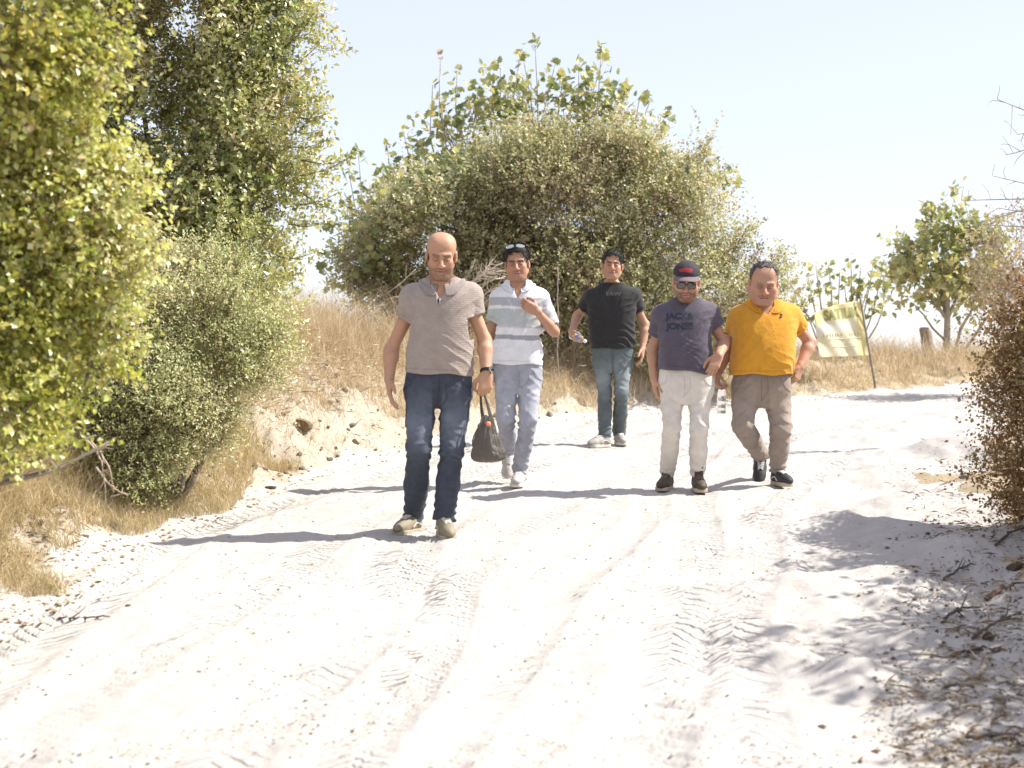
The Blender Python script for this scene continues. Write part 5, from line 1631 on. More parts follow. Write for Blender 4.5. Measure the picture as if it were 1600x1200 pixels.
# --- man in black T-shirt, farthest
sp3 = dict(d=14.65, seed=3, label='man in black T-shirt and grey blue jeans holding a small water bottle', skin=SKIN3,
    head=dict(c=(957, 415, -.02), pitch=-3, yaw=-3, roll=-3, sc=1.08, w=.98, open=.38), face=dict(stubble=.12, hair=(.025, .02, .016), brow=1.1),
    J=dict(neck=(956, 451, .03), shA=(922, 463, .03), shB=(991, 461, .03), elA=(902, 494, .12), elB=(1008, 507, .06), wrA=(893, 519, -.08), wrB=(1004, 543, -.02),
           hipA=(941, 565, 0), hipB=(973, 562, 0), knA=(945, 618, -.06), knB=(971, 616, -.12)),
    torso=[(442, 940, 972, .06, .06), (447, 936, 977, .07, .07), (452, 924, 990, .085, .09), (460, 918, 997, .105, .11), (480, 918, 995, .125, .11), (505, 919, 993, .13, .105), (530, 921, 992, .13, .11), (552, 921, 991, .125, .115)],
    pelvis=[(533, 925, 988, .11, .11), (552, 924, 990, .115, .125), (568, 925, 991, .11, .125), (584, 932, 984, .09, .10)],
    hem=545, hemtilt=.02, crotch=(956, 580), slvA=.62, slvB=.55, r_slv=(.076, .070), rneck=.058,
    r_leg=(.087, .067, .060), r_arm=(.048, .038, .038, .029), wr=1.5,
    footA=dict(x=953, d=14.62, fwd=(-.72, -.69, 0)), footB=dict(x=965, d=14.85, fwd=(.12, -.99, 0)),
    handA=dict(D=(.25, -.62, -.74), N=(.9, -.1, .35), S=(.1, -.75, .6), curl=(45, 55, 35), thumb=.9, sc=1.02), handB=dict(D=(-.05, -.2, -.97), N=(-.95, .2, 0), S=(-.15, -.98, .2), curl=(16, 24, 16)),
    shirt=dict(col=(.028, .027, .028), mat=M_JERSEY), trousers=dict(col=(.095, .115, .122), fade=(.28, .32, .33), mat=M_DENIM), seams=[[(956, 548), (957, 560), (956, 576)], [(975, 549), (980, 556), (989, 559)]],
    shoe=dict(width=.9, colour=(.33, .31, .28), sole_c=(.50, .47, .42), panel=(.48, .46, .43), L=.29))
R3 = men[3] = person(sp3)
hair_mesh(R3, (.020, .017, .015), front=(.077, .083), back=(.016, -.035), thick=.010, top=1.4, seed=9, slen=.030, strands=2200)
decal_text(R3, 'FAW', 958.5, 459.5, 6, (.075, .075, .078), 'chest_print', 1.4)

# --- man in cap and sunglasses
sp4 = dict(d=11.4, seed=4, label='man in dark cap, sunglasses, purple grey T-shirt and off-white trousers', skin=SKIN4,
    head=dict(c=(1072.5, 439, -.08), pitch=20, yaw=-6, roll=-2, sc=1.03, w=1.03, jaw=1.06, fat=.004, open=.3), face=dict(stubble=.9, hair=(.075, .035, .015), brow=.8), eyes=False,
    J=dict(neck=(1073, 477, .02), shA=(1033, 492, .03), shB=(1110, 488, .03), elA=(1020, 545, .10), elB=(1131, 535, .05), wrA=(1022, 592, .03), wrB=(1123, 556, -.20),
           hipA=(1049, 600, 0), hipB=(1094, 600, 0), knA=(1050, 668, -.06), knB=(1092, 668, -.08)),
    torso=[(466, 1052, 1094, .06, .07), (474, 1044, 1102, .08, .08), (481, 1032, 1114, .10, .10), (492, 1026, 1116, .12, .12), (512, 1027, 1113, .14, .12), (540, 1028, 1112, .16, .115), (565, 1028, 1114, .165, .12), (596, 1027, 1117, .15, .125)],
    pelvis=[(570, 1031, 1112, .13, .115), (592, 1029, 1116, .135, .13), (612, 1030, 1116, .125, .13), (632, 1040, 1106, .10, .10)],
    hem=581, hemtilt=-.12, crotch=(1069, 626), slvA=.60, slvB=.50, r_slv=(.078, .074), rneck=.064, wr=1.5,
    r_leg=(.090, .067, .056), r_arm=(.048, .039, .040, .029), stack=.6, anh=.125,
    footA=dict(x=1046, d=11.62, fwd=(-.32, -.95, 0)), footB=dict(x=1088, d=11.52, fwd=(.04, -1, 0)),
    handA=dict(D=(.1, -.1, -.98), N=(.95, .1, 0), S=(0, -1, .1), curl=(14, 22, 14)), handB=dict(D=(-.40, -.30, -.84), N=(-.1, .92, -.35), S=(-.85, .1, .35), curl=(38, 42, 28), thumb=.3),
    shirt=dict(col=(.095, .083, .108), mat=M_JERSEY), trousers=dict(col=(.62, .575, .52), mat=M_CHINO), seams=[[(1069, 588), (1070, 604), (1068, 622)], [(1100, 590), (1106, 600), (1115, 604)], [(1042, 586), (1040, 598), (1031, 602)], [(1078, 590), (1079, 606), (1070, 618)]],
    shoe=dict(colour=(.075, .052, .040), sole_c=(.42, .35, .26), L=.285, high=.05, tongue=.055, width=.98, lace_c=(.16, .11, .08)))
R4 = men[4] = person(sp4)
glasses(R4, (0, .100, -.006), -4, (.02, .02, .02), R4['body'], .029, .021)
hair_mesh(R4, (.022, .017, .014), front=(.045, .06), back=(.022, -.035), thick=.007, seed=12, strands=500, slen=.008)
decal_text(R4, 'JACK&', 1062, 494.5, 13, (.030, .032, .054), 'chest_print', 1.12)
decal_text(R4, 'JONES', 1062.5, 510.5, 13.5, (.030, .032, .054), 'chest_print', 1.12)
# the cap: crown panels, brim, front patch
H = R4['H']; G = Field()
G.ell(H.w(0, -.012, .046), H.A, np.array([.092, .108, .090]) * H.sc, .01)
G.cut(lambda P: (H.loc(P)[:, 2] - .050 - .10 * (H.loc(P)[:, 1] - .05) * 1) * H.sc, H.c, .4, .003)
G.disp = lambda P: .0016 * ridge(np.arctan2(H.loc(P)[:, 0], H.loc(P)[:, 1] + .012) * 3.0) + .0012 * sines(P, 60, 3)
V, Q = G.mesh(.0036)
q = H.loc(V); C = np.tile(np.array([.035, .032, .036]), (len(V), 1))
red = (q[:, 1] > .03) & (np.abs(q[:, 0] + .008) < .045) & (q[:, 2] > .085) & (q[:, 2] < .112) & (q[:, 2] < .112 - .25 * np.abs(q[:, 0]))
C[red] = (.36, .035, .05)
cap = link('cap', np_mesh('cap_crown', V, Q, C), attr_mat('cap_cotton', .85, 500, .001), R4['body'])
rows = []
for a in np.linspace(-1.15, 1.15, 25):
    r = []
    for t in np.linspace(0, 1, 7):
        x = math.sin(a) * (.086 + .006 * t); f = -.012 + math.cos(a) * .104 + t * .070 * max(math.cos(a * 1.30), 0) ** .6
        u = .054 - .012 * t - .030 * (x / .09) ** 2 * (.4 + .6 * t)
        r.append(H.w(x, f, u))
    rows.append(r)
V = np.array(rows); i = np.arange(25 * 7).reshape(25, 7)
Q = np.stack([i[:-1, :-1], i[1:, :-1], i[1:, 1:], i[:-1, 1:]], -1).reshape(-1, 4)
br = link('brim', np_mesh('cap_brim', V.reshape(-1, 3), Q, np.tile(np.array([.17, .13, .14]), (175, 1))), attr_mat('brim_cotton', .85, 500, .001), cap)
md = br.modifiers.new('thickness', 'SOLIDIFY'); md.thickness = .004

# --- heavy man in the mustard polo
sp5 = dict(d=11.55, seed=5, label='heavy balding man in mustard yellow polo and taupe trousers', skin=SKIN5,
    head=dict(c=(1193, 442, -.10), pitch=19, yaw=-2, roll=-3, sc=1.12, w=1.04, jaw=1.12, fat=.007, nose=1.15, open=.22), face=dict(stubble=.16, hair=(.10, .08, .075), brow=.5, buzz=.6),
    J=dict(neck=(1193, 481, .02), shA=(1153, 494, .03), shB=(1236, 490, .03), elA=(1138, 545, .10), elB=(1266, 535, .10), wrA=(1122, 583, .02), wrB=(1250, 574, -.02),
           hipA=(1164, 605, 0), hipB=(1213, 605, 0), knA=(1160, 664, -.12), knB=(1220, 668, -.06)),
    torso=[(468, 1168, 1218, .07, .08), (476, 1159, 1228, .09, .09), (484, 1148, 1240, .12, .11), (496, 1142, 1246, .15, .13), (515, 1142, 1245, .19, .13), (540, 1141, 1243, .225, .13), (562, 1139, 1242, .235, .13), (600, 1138, 1239, .19, .14)],
    pelvis=[(572, 1147, 1232, .16, .12), (594, 1145, 1235, .165, .14), (614, 1144, 1238, .155, .145), (638, 1155, 1228, .11, .12)],
    hem=586, hemtilt=0, crotch=(1190, 633), slvA=.55, slvB=.56, r_slv=(.082, .077), rneck=.070, vdeep=.065, wr=1.3,
    r_leg=(.102, .080, .060), r_arm=(.050, .041, .043, .031), stack=1.2,
    footA=dict(px=(1187, 716), d=12.02, fwd=(-.12, -.66, -.68), up=(0, -.7, .7)), footB=dict(x=1208, d=11.66, fwd=(.30, -.95, 0)),
    handA=dict(D=(-.12, -.30, -.94), N=(.9, -.2, 0), S=(-.2, -.9, .2), curl=(50, 60, 40), thumb=.8), handB=dict(D=(-.30, -.25, -.9), N=(-.75, .6, 0), S=(-.55, -.8, .2), curl=(50, 60, 40), thumb=.6, sc=1.02),
    shirt=dict(col=(.60, .285, .030), mat=M_JERSEY), trousers=dict(col=(.265, .215, .18), fade=(.36, .30, .25), mat=M_CHINO), seams=[[(1190, 590), (1190, 608), (1190, 628)], [(1220, 592), (1228, 606), (1237, 614)], [(1160, 592), (1153, 606), (1146, 614)], [(1199, 592), (1200, 610), (1191, 625)]],
    shoe=dict(colour=(.035, .033, .036), sole_c=(.42, .36, .28), lace_c=(.6, .6, .6), panel=(.55, .54, .53), L=.285))
R5 = men[5] = person(sp5)
collar(R5, (.55, .25, .028), mat=M_JERSEY, h=.048, wid=.050, point=.028)
hair_mesh(R5, (.065, .055, .055), front=(.040, .122), back=(.000, -.030), thick=.007, side=.8, top=.6, seed=15, strands=1400, slen=.022)
for (x0, y0, x1, y1) in ((1219, 490.5, 1222.5, 492.5), (1218, 496, 1222.5, 494.8)):
    A = Acc(); e = [R5['on'](R5['bvh'], x0 + (x1 - x0) * t, y0 + (y1 - y0) * t) for t in (0, .5, 1)]
    if all(q is not None for q in e):
        A.tube(e, [.003, .0065, .003], 6); link('chest_emblem', A.mesh('chest_emblem'), plain('emblem_thread', (.03, .025, .02)), R5['shirt'])
# ------------------------------------------------------------------ things the men carry
def lathe(prof, n=18):
    """profile (r, z) turned round z"""
    prof = np.array(prof); th = np.linspace(0, 2 * np.pi, n, endpoint=False)
    V = np.stack([prof[:, 0, None] * np.cos(th), prof[:, 0, None] * np.sin(th), np.repeat(prof[:, 1, None], n, 1)], -1).reshape(-1, 3)
    i = np.arange(len(prof) * n).reshape(-1, n)
    return V, np.stack([i[:-1], np.roll(i[:-1], -1, 1), np.roll(i[1:], -1, 1), i[1:]], -1).reshape(-1, 4)

def clear_plastic():
    m, nt, b, o = new_mat('clear_bottle_plastic')
    b.inputs['Base Color'].default_value = (.93, .96, .98, 1)
    b.inputs['Roughness'].default_value = .06
    b.inputs['Transmission Weight'].default_value = .85
    b.inputs['IOR'].default_value = 1.2
    return m
M_CLEAR = clear_plastic()
M_BLUE = plain('blue_label_print', (.10, .28, .62), .4)
M_WHITEPL = plain('white_plastic', (.75, .77, .8), .35)

def bottle(label, loc, axis, size=.2, r=.032, lab=True):
    t = empty('water_bottle', loc)
    t.rotation_euler = Vector(axis).to_track_quat('Z', 'Y').to_euler()
    tag(t, label, 'bottle', 'water bottles in the men\'s hands')
    k = size / .2
    prof = [(0, 0), (r * .85, .001), (r, .008), (r, .03), (r * .93, .036), (r, .042), (r, .075), (r * .94, .081), (r, .087), (r, .125), (r * .8, .150), (r * .42, .172), (r * .40, .186), (0, .186)]
    def part(n, pr, mt):
        V, Q = lathe([(a, b * k) for a, b in pr])
        me = np_mesh(n, V, Q)
        me.materials.append(mt)
        o = bpy.data.objects.new(n, me); COL.objects.link(o); o.parent = t
        return o
    part('bottle_body', prof, M_CLEAR)
    if lab: part('label', [(r * 1.012, .088), (r * 1.02, .092), (r * 1.02, .120), (r * 1.012, .124)], M_BLUE)
    part('cap', [(0, .204), (r * .46, .203), (r * .48, .198), (r * .48, .184), (0, .183)], M_WHITEPL)
    return t

h3 = men[3]['J']; w3 = h3['wrA']
c3 = np.mean(h3['tipsA'], 0) * .5 + (w3 + nrm(np.array([.25, -.62, -.74])) * .09) * .5
ax3 = nrm(np.array([.62, -.72, -.30]))
bottle('water bottle with blue label held level by the man in the black T-shirt', c3 - ax3 * .10, ax3, .20, .034)
h5 = men[5]['J']; c5 = np.mean(h5['tipsA'], 0) * .5 + (h5['wrA'] + np.array([-.01, -.03, -.085])) * .5
ax5 = nrm(np.array([.03, .10, 1.0]))
bottle('clear water bottle hanging from the hand of the man in mustard polo', c5 - ax5 * .205, ax5, .22, .033, False)

# black plastic bag
def bag():
    d = 9.5 - .10
    tips = men[1]['J']['tipsB']
    grip = np.mean(tips[:3], 0) + np.array([0, 0, .012])
    t = empty('shopping_bag', grip)
    tag(t, 'thin black plastic shopping bag hanging from the bald man\'s hand', 'bag')
    r = np.random.default_rng(4)
    rows = [(655, 752, 770, .030), (664, 748, 772, .040), (676, 743, 775, .055), (690, 739, 780, .068), (702, 736.5, 785, .075), (711, 735.5, 788, .078), (717, 737, 786, .070), (721, 743, 779, .050), (722.5, 752, 770, .02)]
    n = 72
    th = np.linspace(0, 2 * np.pi, n, endpoint=False)
    V = []
    for j, (py, x0, x1, dp) in enumerate(rows):
        a, b, z = at(x0, py, d), at(x1, py, d), 0
        c = (a + b) / 2; hw = (b[0] - a[0]) / 2
        f = j / (len(rows) - 1)
        rr = 1 + (.10 * np.sin(th * 5 + 1.3) + .07 * np.sin(th * 11 + 2 * f * 3) + .05 * np.sin(th * 17 + 4)) * (1 - .45 * f) + .03 * r.normal(size=n)
        ring = np.stack([c[0] + np.cos(th) * hw * rr, c[1] + np.sin(th) * dp * rr, np.full(n, c[2]) + .008 * np.sin(th * 3 + 1) * (1 - f) + (-.02 * np.sin(th) if j == 0 else 0)], -1)
        V.append(ring)
    V = np.array(V); k = len(rows)
    # finer rings with crumples
    fine = np.array([curve_pts(V[:, q], 34) for q in range(n)]).transpose(1, 0, 2)
    cr = sines(fine.reshape(-1, 3), 55, 3).reshape(34, n)
    cen = fine.mean(1, keepdims=True)
    fine = cen + (fine - cen) * (1 + .07 * cr[..., None] + .07 * ridge(sines(fine.reshape(-1, 3), 24, 9).reshape(34, n) * 4)[..., None])
    i = np.arange(34 * n).reshape(34, n)
    Q = np.stack([i[:-1], np.roll(i[:-1], -1, 1), np.roll(i[1:], -1, 1), i[1:]], -1).reshape(-1, 4)
    link('bag_body', np_mesh('bag_body', fine.reshape(-1, 3), Q), M_BAG, t)
    for s in (-1, 1):
        A = Acc()
        for e in ((0, -1), (1, 1)):
            pass
        x = 755 if s < 0 else 768
        foot = at(x, 657, d + .012 * s)
        pts = curve_pts([grip + np.array([0, .012 * s, .004]), grip * .55 + foot * .45 + np.array([.006 * s, .0, 0]), foot, foot + np.array([.004 * s, 0, -.05])], 12)
        w = np.interp(np.linspace(0, 1, 12), [0, .3, 1], [.007, .009, .022])
        Vh = []
        for p, ww in zip(pts, w):
            for q in np.linspace(-1, 1, 6): Vh.append(p + np.array([q * ww * .75, .5 * q * ww * s + .0025 * math.sin(q * 7), .002 * math.cos(q * 5)]))
        ii = np.arange(72).reshape(12, 6)
        Qh = np.stack([ii[:-1, :-1], ii[1:, :-1], ii[1:, 1:], ii[:-1, 1:]], -1).reshape(-1, 4)
        h = link('handle', np_mesh('bag_handle', np.array(Vh), Qh), M_BAG, t)
        md = h.modifiers.new('thickness', 'SOLIDIFY'); md.thickness = .0012
    # what shows in its mouth
    G = Field(); c = at(762.5, 663, d - .03)
    G.ell(c, np.eye(3), (.019, .019, .020), .01)
    G.disp = lambda P: .0008 * np.sin(np.arctan2(P[:, 0] - c[0], P[:, 1] - c[1]) * 5)
    Vf, Qf = G.mesh(.004)
    q = (Vf - c)[:, 2]
    fr = link('fruit', np_mesh('fruit', Vf, Qf, np.where(q[:, None] > .016, np.array([[.2, .22, .06]]), np.array([[.75, .24, .12]]))), attr_mat('fruit_skin', .4), None)
    tag(fr, 'orange red fruit showing in the mouth of the black bag', 'fruit')
M_BAG = None
def bag_mat():
    m, nt, b, o = new_mat('thin_black_plastic')
    co = objco(nt)
    b.inputs['Base Color'].default_value = (.16, .142, .126, 1)
    b.inputs['Roughness'].default_value = .42
    n = bump(nt, noise(nt, 38, 5, .6, co, 1.0), .012, .8)
    nt.links.new(n, b.inputs['Normal'])
    t = nt.nodes.new('ShaderNodeBsdfTranslucent'); t.inputs[0].default_value = (.32, .29, .26, 1)
    mx = nt.nodes.new('ShaderNodeMixShader'); mx.inputs[0].default_value = .5
    nt.links.new(b.outputs[0], mx.inputs[1]); nt.links.new(t.outputs[0], mx.inputs[2]); nt.links.new(mx.outputs[0], o.inputs[0])
    return m
M_BAG = bag_mat()
bag()

# ------------------------------------------------------------------ banner on its pole
DBN = 21.6
def banner():
    foot = gpoint(*at(1371, 572, DBN)[:2]); top = at(1345, 468, DBN)
    t = empty('banner', foot)
    tag(t, 'faded yellow cloth banner with worn printing tied to a leaning pole', 'banner')
    A = Acc(); A.tube([foot - np.array([0, 0, .15]), top + (top - foot) * .04], .016, 8, (.3, .27, .24))
    link('pole', A.mesh('banner_pole'), plain('weathered_pole', (.26, .23, .20), .7, 30, .3), t)
    # cloth: corners in the photograph, cut away along a sagging upper edge
    nx_, nz_ = 46, 40
    V = np.zeros((nz_, nx_, 3)); C = np.zeros((nz_, nx_, 3))
    for j in range(nz_):
        for i in range(nx_):
            u, v = i / (nx_ - 1), j / (nz_ - 1)
            ytop = 484 + (1 - u) * 5 - 14 * u - 4 * math.sin(u * 3.1)
            ybot = 559 - 3 * u
            x = 1272 + 8 * v + 76 * u + 2 * v * u
            y = ytop + (ybot - ytop) * v
            p = at(x, y, DBN + .05 - .55 * (1 - u) + .03 * math.sin(u * 9 + v * 4) + .02 * math.sin(u * 17 - v * 9))
            V[j, i] = p
    i_ = np.arange(nx_ * nz_).reshape(nz_, nx_)
    Q = np.stack([i_[:-1, :-1], i_[1:, :-1], i_[1:, 1:], i_[:-1, 1:]], -1).reshape(-1, 4)
    u, v = np.meshgrid(np.linspace(0, 1, nx_), np.linspace(0, 1, nz_))
    yellow = np.array([.82, .76, .47]); white = np.array([.84, .82, .78]); pale = np.array([.85, .81, .67])
    band = (v > .28 + .1 * u) & (v < .52 - .05 * u) & (u < .86)
    f = np.where(band, 1, 0)[..., None]
    C = pale * (1 - f) + white * f
    f = np.where((u > .78) | (v < .24), 1, 0)[..., None] * (.7 + .3 * np.sin(u * 30))[..., None]
    C = C * (1 - f) + yellow * f
    m = leaf_mat('thin_banner_cloth', .55, .8, (1.0, 1.0, .9), .1)
    cl = link('cloth', np_mesh('banner_cloth', V.reshape(-1, 3), Q, C.reshape(-1, 3)), m, t)
    md = cl.modifiers.new('thickness', 'SOLIDIFY'); md.thickness = .002
    bv = BVHTree.FromPolygons([tuple(q) for q in V.reshape(-1, 3)], [tuple(q) for q in Q.tolist()])
    R = dict(bvh=bv, shirt=cl)
    def on(b, px, py):
        o = Vector((0, 0, CAMZ)); dr = Vector(at(px, py, 1.0)) - o
        h = b.ray_cast(o, dr.normalized())
        return None if h[0] is None else np.array(h[0]) + np.array([0, -.004, 0])
    R['on'] = on
    ink = plain('faded_green_print', (.27, .27, .10), .8)
    decal_text(R, 'SATILIK', 1314, 491, 17, (.2, .2, .1), 'print', .74, rot=.13, mat=ink)
    # a line of small worn letters too faded to read: only smudged strokes are left
    rs = np.random.default_rng(6)
    A = Acc()
    for k in range(13):
        x = 1288 + k * 4.4 + rs.uniform(-.6, .6); y = 524.5 - .075 * (x - 1288)
        if 6 < k < 9: continue
        q = [on(bv, x + rs.uniform(-1, 1), y - 3), on(bv, x + rs.uniform(-1.2, 1.2), y + 2.5)]
        if all(w is not None for w in q): A.tube(q, .006, 4)
    link('faded_print', A.mesh('faded_print'), plain('grey_print', (.50, .48, .38), .8), cl)
    for a, b in (((1295, 531), (1322, 529)), ((1325, 530), (1345, 527)), ((1302, 543), (1340, 540))):
        pts = [on(bv, a[0] + (b[0] - a[0]) * q, a[1] + (b[1] - a[1]) * q) for q in np.linspace(0, 1, 8)]
        pts = [q for q in pts if q is not None]
        A = Acc(); A.tube(pts, .004, 4, (.4, .37, .28)); link('printed_line', A.mesh('printed_line'), plain('grey_print', (.50, .48, .38), .8), cl)
    A = Acc(); A.tube(curve_pts([top, at(1375, 487, DBN), at(1405, 503, DBN + .3)], 10), .004, 4, (.5, .47, .42)); link('rope', A.mesh('banner_rope'), M_TWIG, t)
banner()

# ------------------------------------------------------------------ posts, sticks, stones, litter
def stick(label, pts, r0, r1, c=(.30, .24, .18), cat='stick', name='stick', group=None, forks=0, seed=0):
    r = np.random.default_rng(seed)
    A = Acc(); P = curve_pts(pts, 16); P = P + r.normal(size=P.shape) * r0 * .35
    A.tube(P, np.linspace(r0, r1, 16), 6, c)
    for k in range(forks):
        j = int(r.integers(4, 14)); dv = nrm(P[min(j + 2, 15)] - P[j - 2] + r.normal(size=3) * .9 * np.linalg.norm(P[15] - P[0]) / 6)
        ln = np.linalg.norm(P[-1] - P[0]) * r.uniform(.12, .35)
        A.tube(curve_pts([P[j], P[j] + dv * ln * .5 + r.normal(size=3) * .02 * ln, P[j] + dv * ln], 6), np.linspace(r1 * 1.2, r1 * .5, 6), 4, c, False)
    o = link(name, A.mesh(name), M_DEADWOOD, None)
    return tag(o, label, cat, group)
def wood_mat():
    m, nt, b, o = new_mat('dead_wood')
    c = attr(nt)
    nt.links.new(mixc(nt, ramp(nt, noise(nt, 40, 5, .7, objco(nt)), [(.35, (0,) * 3), (.7, (1,) * 3)]), c, mixc(nt, 1.0, c, (.55, .5, .48), 'MULTIPLY')), b.inputs['Base Color'])
    b.inputs['Roughness'].default_value = .85
    return m
M_DEADWOOD = wood_mat()
DPO = 24.2
b0 = gpoint(*at(1456, 560, DPO)[:2])
G = Field()
G.cone(b0 - np.array([0, 0, .1]), at(1446, 520, DPO), .095, .085, .02); G.cone(at(1444, 523, DPO), at(1440, 515, DPO), .06, .04, .03)
G.disp = lambda P: .012 * sines(P, 14, 3) + .006 * sines(P * np.array([1, 1, .2]), 50, 4)
V, Q = G.mesh(.012)
tag(link('tree_stump', np_mesh('tree_stump', V, Q, np.tile(np.array([.36, .29, .21]), (len(V), 1))), M_DEADWOOD), 'grey brown weathered stump leaning in dry grass below the small tree', 'stump')
DST = 18.0
b1 = gpoint(*at(872, 560, DST)[:2])
stick('thin upright wooden stake in front of the dry bush', [b1 - np.array([0, 0, .1]), at(871.5, 490, DST), at(871, 418, DST)], .011, .008, (.36, .31, .25), 'stake', 'stake')
# pale dead brushwood behind the bald man's shoulder
r5 = np.random.default_rng(33)
for k, (a, m_, e) in enumerate([((720, 470), (745, 435), (795, 420)), ((725, 455), (752, 430), (785, 410)), ((735, 480), (770, 452), (800, 448)), ((730, 445), (755, 425), (770, 405)), ((740, 465), (765, 440), (790, 432)), ((750, 478), (780, 455), (812, 438)), ((722, 440), (735, 425), (742, 405))]):
    dd = 17.4 + .1 * k
    stick(['lowest pale dead branch of the brushwood behind the bald man', 'long pale branch arching over the brushwood behind the bald man', 'pale dead branch reaching behind the striped polo', 'short upright pale branch in the brushwood heap', 'middle pale branch in the brushwood heap', 'pale branch nearest the dark haired man\'s collar', 'small pale twig standing left in the brushwood heap'][k],
          [at(*a, dd), at(*m_, dd - .1), at(*e, dd)], .008, .003, (.58, .50, .40), 'branch', 'dead_branch', 'dead branches heaped before the dry bush', 22, 50 + k)
for k, (a, m_, e) in enumerate([((600, 520), (628, 470), (640, 450)), ((575, 470), (610, 455), (650, 420)), ((560, 500), (600, 470), (655, 455))]):
    stick(['steep dry branch beside the bald man\'s shoulder', 'thin dry branch rising to the bald man\'s ear', 'long bent dry branch crossing the grass behind the bald man'][k], [at(*a, 16.6), at(*m_, 16.5), at(*e, 16.6)], .007, .003, (.50, .40, .30), 'branch', 'dead_branch', 'dead branches heaped before the dry bush', 8, 70 + k)
# dry stems in the dark gap of the left undergrowth
for k, (a, m_, e) in enumerate([((128, 712), (160, 700), (180, 688)), ((132, 684), (158, 720), (166, 790)), ((140, 685), (168, 725), (178, 770)), ((30, 745), (70, 725), (110, 690)), ((20, 700), (60, 695), (118, 662)), ((150, 730), (175, 760), (200, 775))]):
    stick(['pale stem crossing the dark gap under the left bushes', 'long hanging pale stem in the dark gap under the left bushes', 'second thinner stem hanging in the dark gap under the left bushes', 'bare twig low in the undergrowth at the left edge', 'grey twig under the yellow green bush', 'short twig right of the dark gap by the shrub foot'][k], [at(*a, 7.9), at(*m_, 7.8), at(*e, 7.85)], .006, .0025, (.52, .42, .32), 'stem', 'dry_twig', 'dry twigs under the left bushes', 4, 80 + k)

def ground_pt(px, py):
    """the place on the ground seen there"""
    o = np.array([0, 0, CAMZ]); dr = at(px, py, 1.0) - o
    t = np.linspace(3.6, 26, 1800)
    p = o + dr * t[:, None]
    s = p[:, 2] - zg(p[:, 0], p[:, 1])
    j = np.nonzero(s < 0)[0]
    return p[j[0]] if len(j) else p[-1]

a, b, c = ground_pt(92, 970), ground_pt(132, 969), ground_pt(172, 966)
up = np.array([0, 0, .012])
stick('thin dark twig lying alone on the dusty road at the left', [a + up, b + up, c + up], .006, .003, (.16, .12, .09), forks=2, seed=5)
RS = [((1470, 975), (1500, 960), (1530, 952), 'black twig lying across the shaded dust at the right'), ((1520, 1000), (1560, 980), (1598, 960), 'dark bent stick in the right hand litter'), ((1490, 1028), (1530, 1022), (1560, 1018), 'thick dark stick low in the right hand litter'),
      ((1524, 1065), (1540, 1045), (1548, 1022), 'straight pale stick standing out in the litter'), ((1475, 1078), (1500, 1080), (1522, 1078), 'thin straight twig on bare shaded dust'), ((1510, 1160), (1560, 1158), (1600, 1155), 'long thin branch along the lower right edge'),
      ((1550, 1155), (1580, 1165), (1600, 1172), 'short dark twig at the lower right edge'), ((1556, 855), (1580, 838), (1600, 828), 'dark broken stick under the rusty bush'), ((1476, 908), (1500, 896), (1520, 884), 'thin twig pointing at the rusty bush'), ((1540, 940), (1570, 925), (1598, 915), 'gnarled root beside the right edge')]
for k, (p, q, e, lb) in enumerate(RS):
    P3 = [ground_pt(*w) + np.array([0, 0, .012 + .012 * (i_ == 1)]) for i_, w in enumerate((p, q, e))]
    stick(lb, P3, .008 if k not in (3, 9) else .014, .004, [(.09, .07, .055), (.14, .10, .075), (.10, .075, .06), (.42, .36, .30), (.16, .13, .11), (.17, .13, .1), (.1, .08, .06), (.12, .09, .07), (.15, .12, .1), (.22, .13, .09)][k], 'stick', 'stick', 'sticks in the roadside litter', 3, 90 + k)

def stone_mesh(seed, sub=2):
    bm = bmesh.new(); bmesh.ops.create_icosphere(bm, subdivisions=sub, radius=1)
    V = np.array([v.co[:] for v in bm.verts]); T = np.array([[q.index for q in f.verts] for f in bm.faces]); bm.free()
    r = np.random.default_rng(seed)
    for _ in range(7):
        n_ = nrm(r.normal(size=3)); h = r.uniform(.45, .8)
        s_ = V @ n_; V = V - n_ * np.maximum(s_ - h, 0)[:, None] * .9
    V = V * r.uniform(.75, 1.2, 3) * (1 + .05 * sines(V, 4, seed))[:, None]
    return V, T
def stone_mat(name, c):
    m = plain(name, c, .9, 6, .3, 40, .02, spec=.2)
    return m
M_ST = [stone_mat('pale_limestone', (.42, .38, .31)), stone_mat('ochre_stone', (.36, .27, .16)), stone_mat('brown_stone', (.22, .15, .10))]
ST = []
for k in range(6):
    V, T = stone_mesh(200 + k, 2)
    for mm in M_ST:
        me = np_mesh('stone', V, T, None, False); me.materials.append(mm); ST.append(me)
def stone(px, py, wpx, mt, label, group=None, h=.6, rot=None):
    p = ground_pt(px, py); w = wpx / 2 * p[1] / F
    r = np.random.default_rng(int(px * 7 + py))
    o = bpy.data.objects.new('stone', ST[int(r.integers(6)) * 3 + mt]); COL.objects.link(o)
    o.location = p + np.array([0, 0, w * h * .35]); o.scale = (w, w * r.uniform(.7, 1.1), w * h); o.rotation_euler = (r.uniform(-.3, .3), r.uniform(-.3, .3), r.uniform(0, 6.28))
    return tag(o, label, 'stone', group)
stone(180, 826, 34, 0, 'largest pale stone at the foot of the left undergrowth', None, .6)
stone(475, 668, 34, 1, 'round ochre clod sticking out of the bank behind the bald man', None, .9)
stone(422, 764, 24, 1, 'flat ochre stone where the bank meets the road', None, .4)
stone(199, 948, 14, 2, 'small reddish stone alone on the road near a twig', None, .45)
stone(1505, 748, 24, 0, 'white stone among the dark litter on the right', None, .6)
stone(1562, 1098, 26, 0, 'pale grey block in the lower right litter', None, .8)
stone(1585, 890, 40, 2, 'large reddish brown stone at the right edge', None, .6)
stone(1545, 1000, 30, 2, 'brown stone beside the dark bent stick', None, .7)
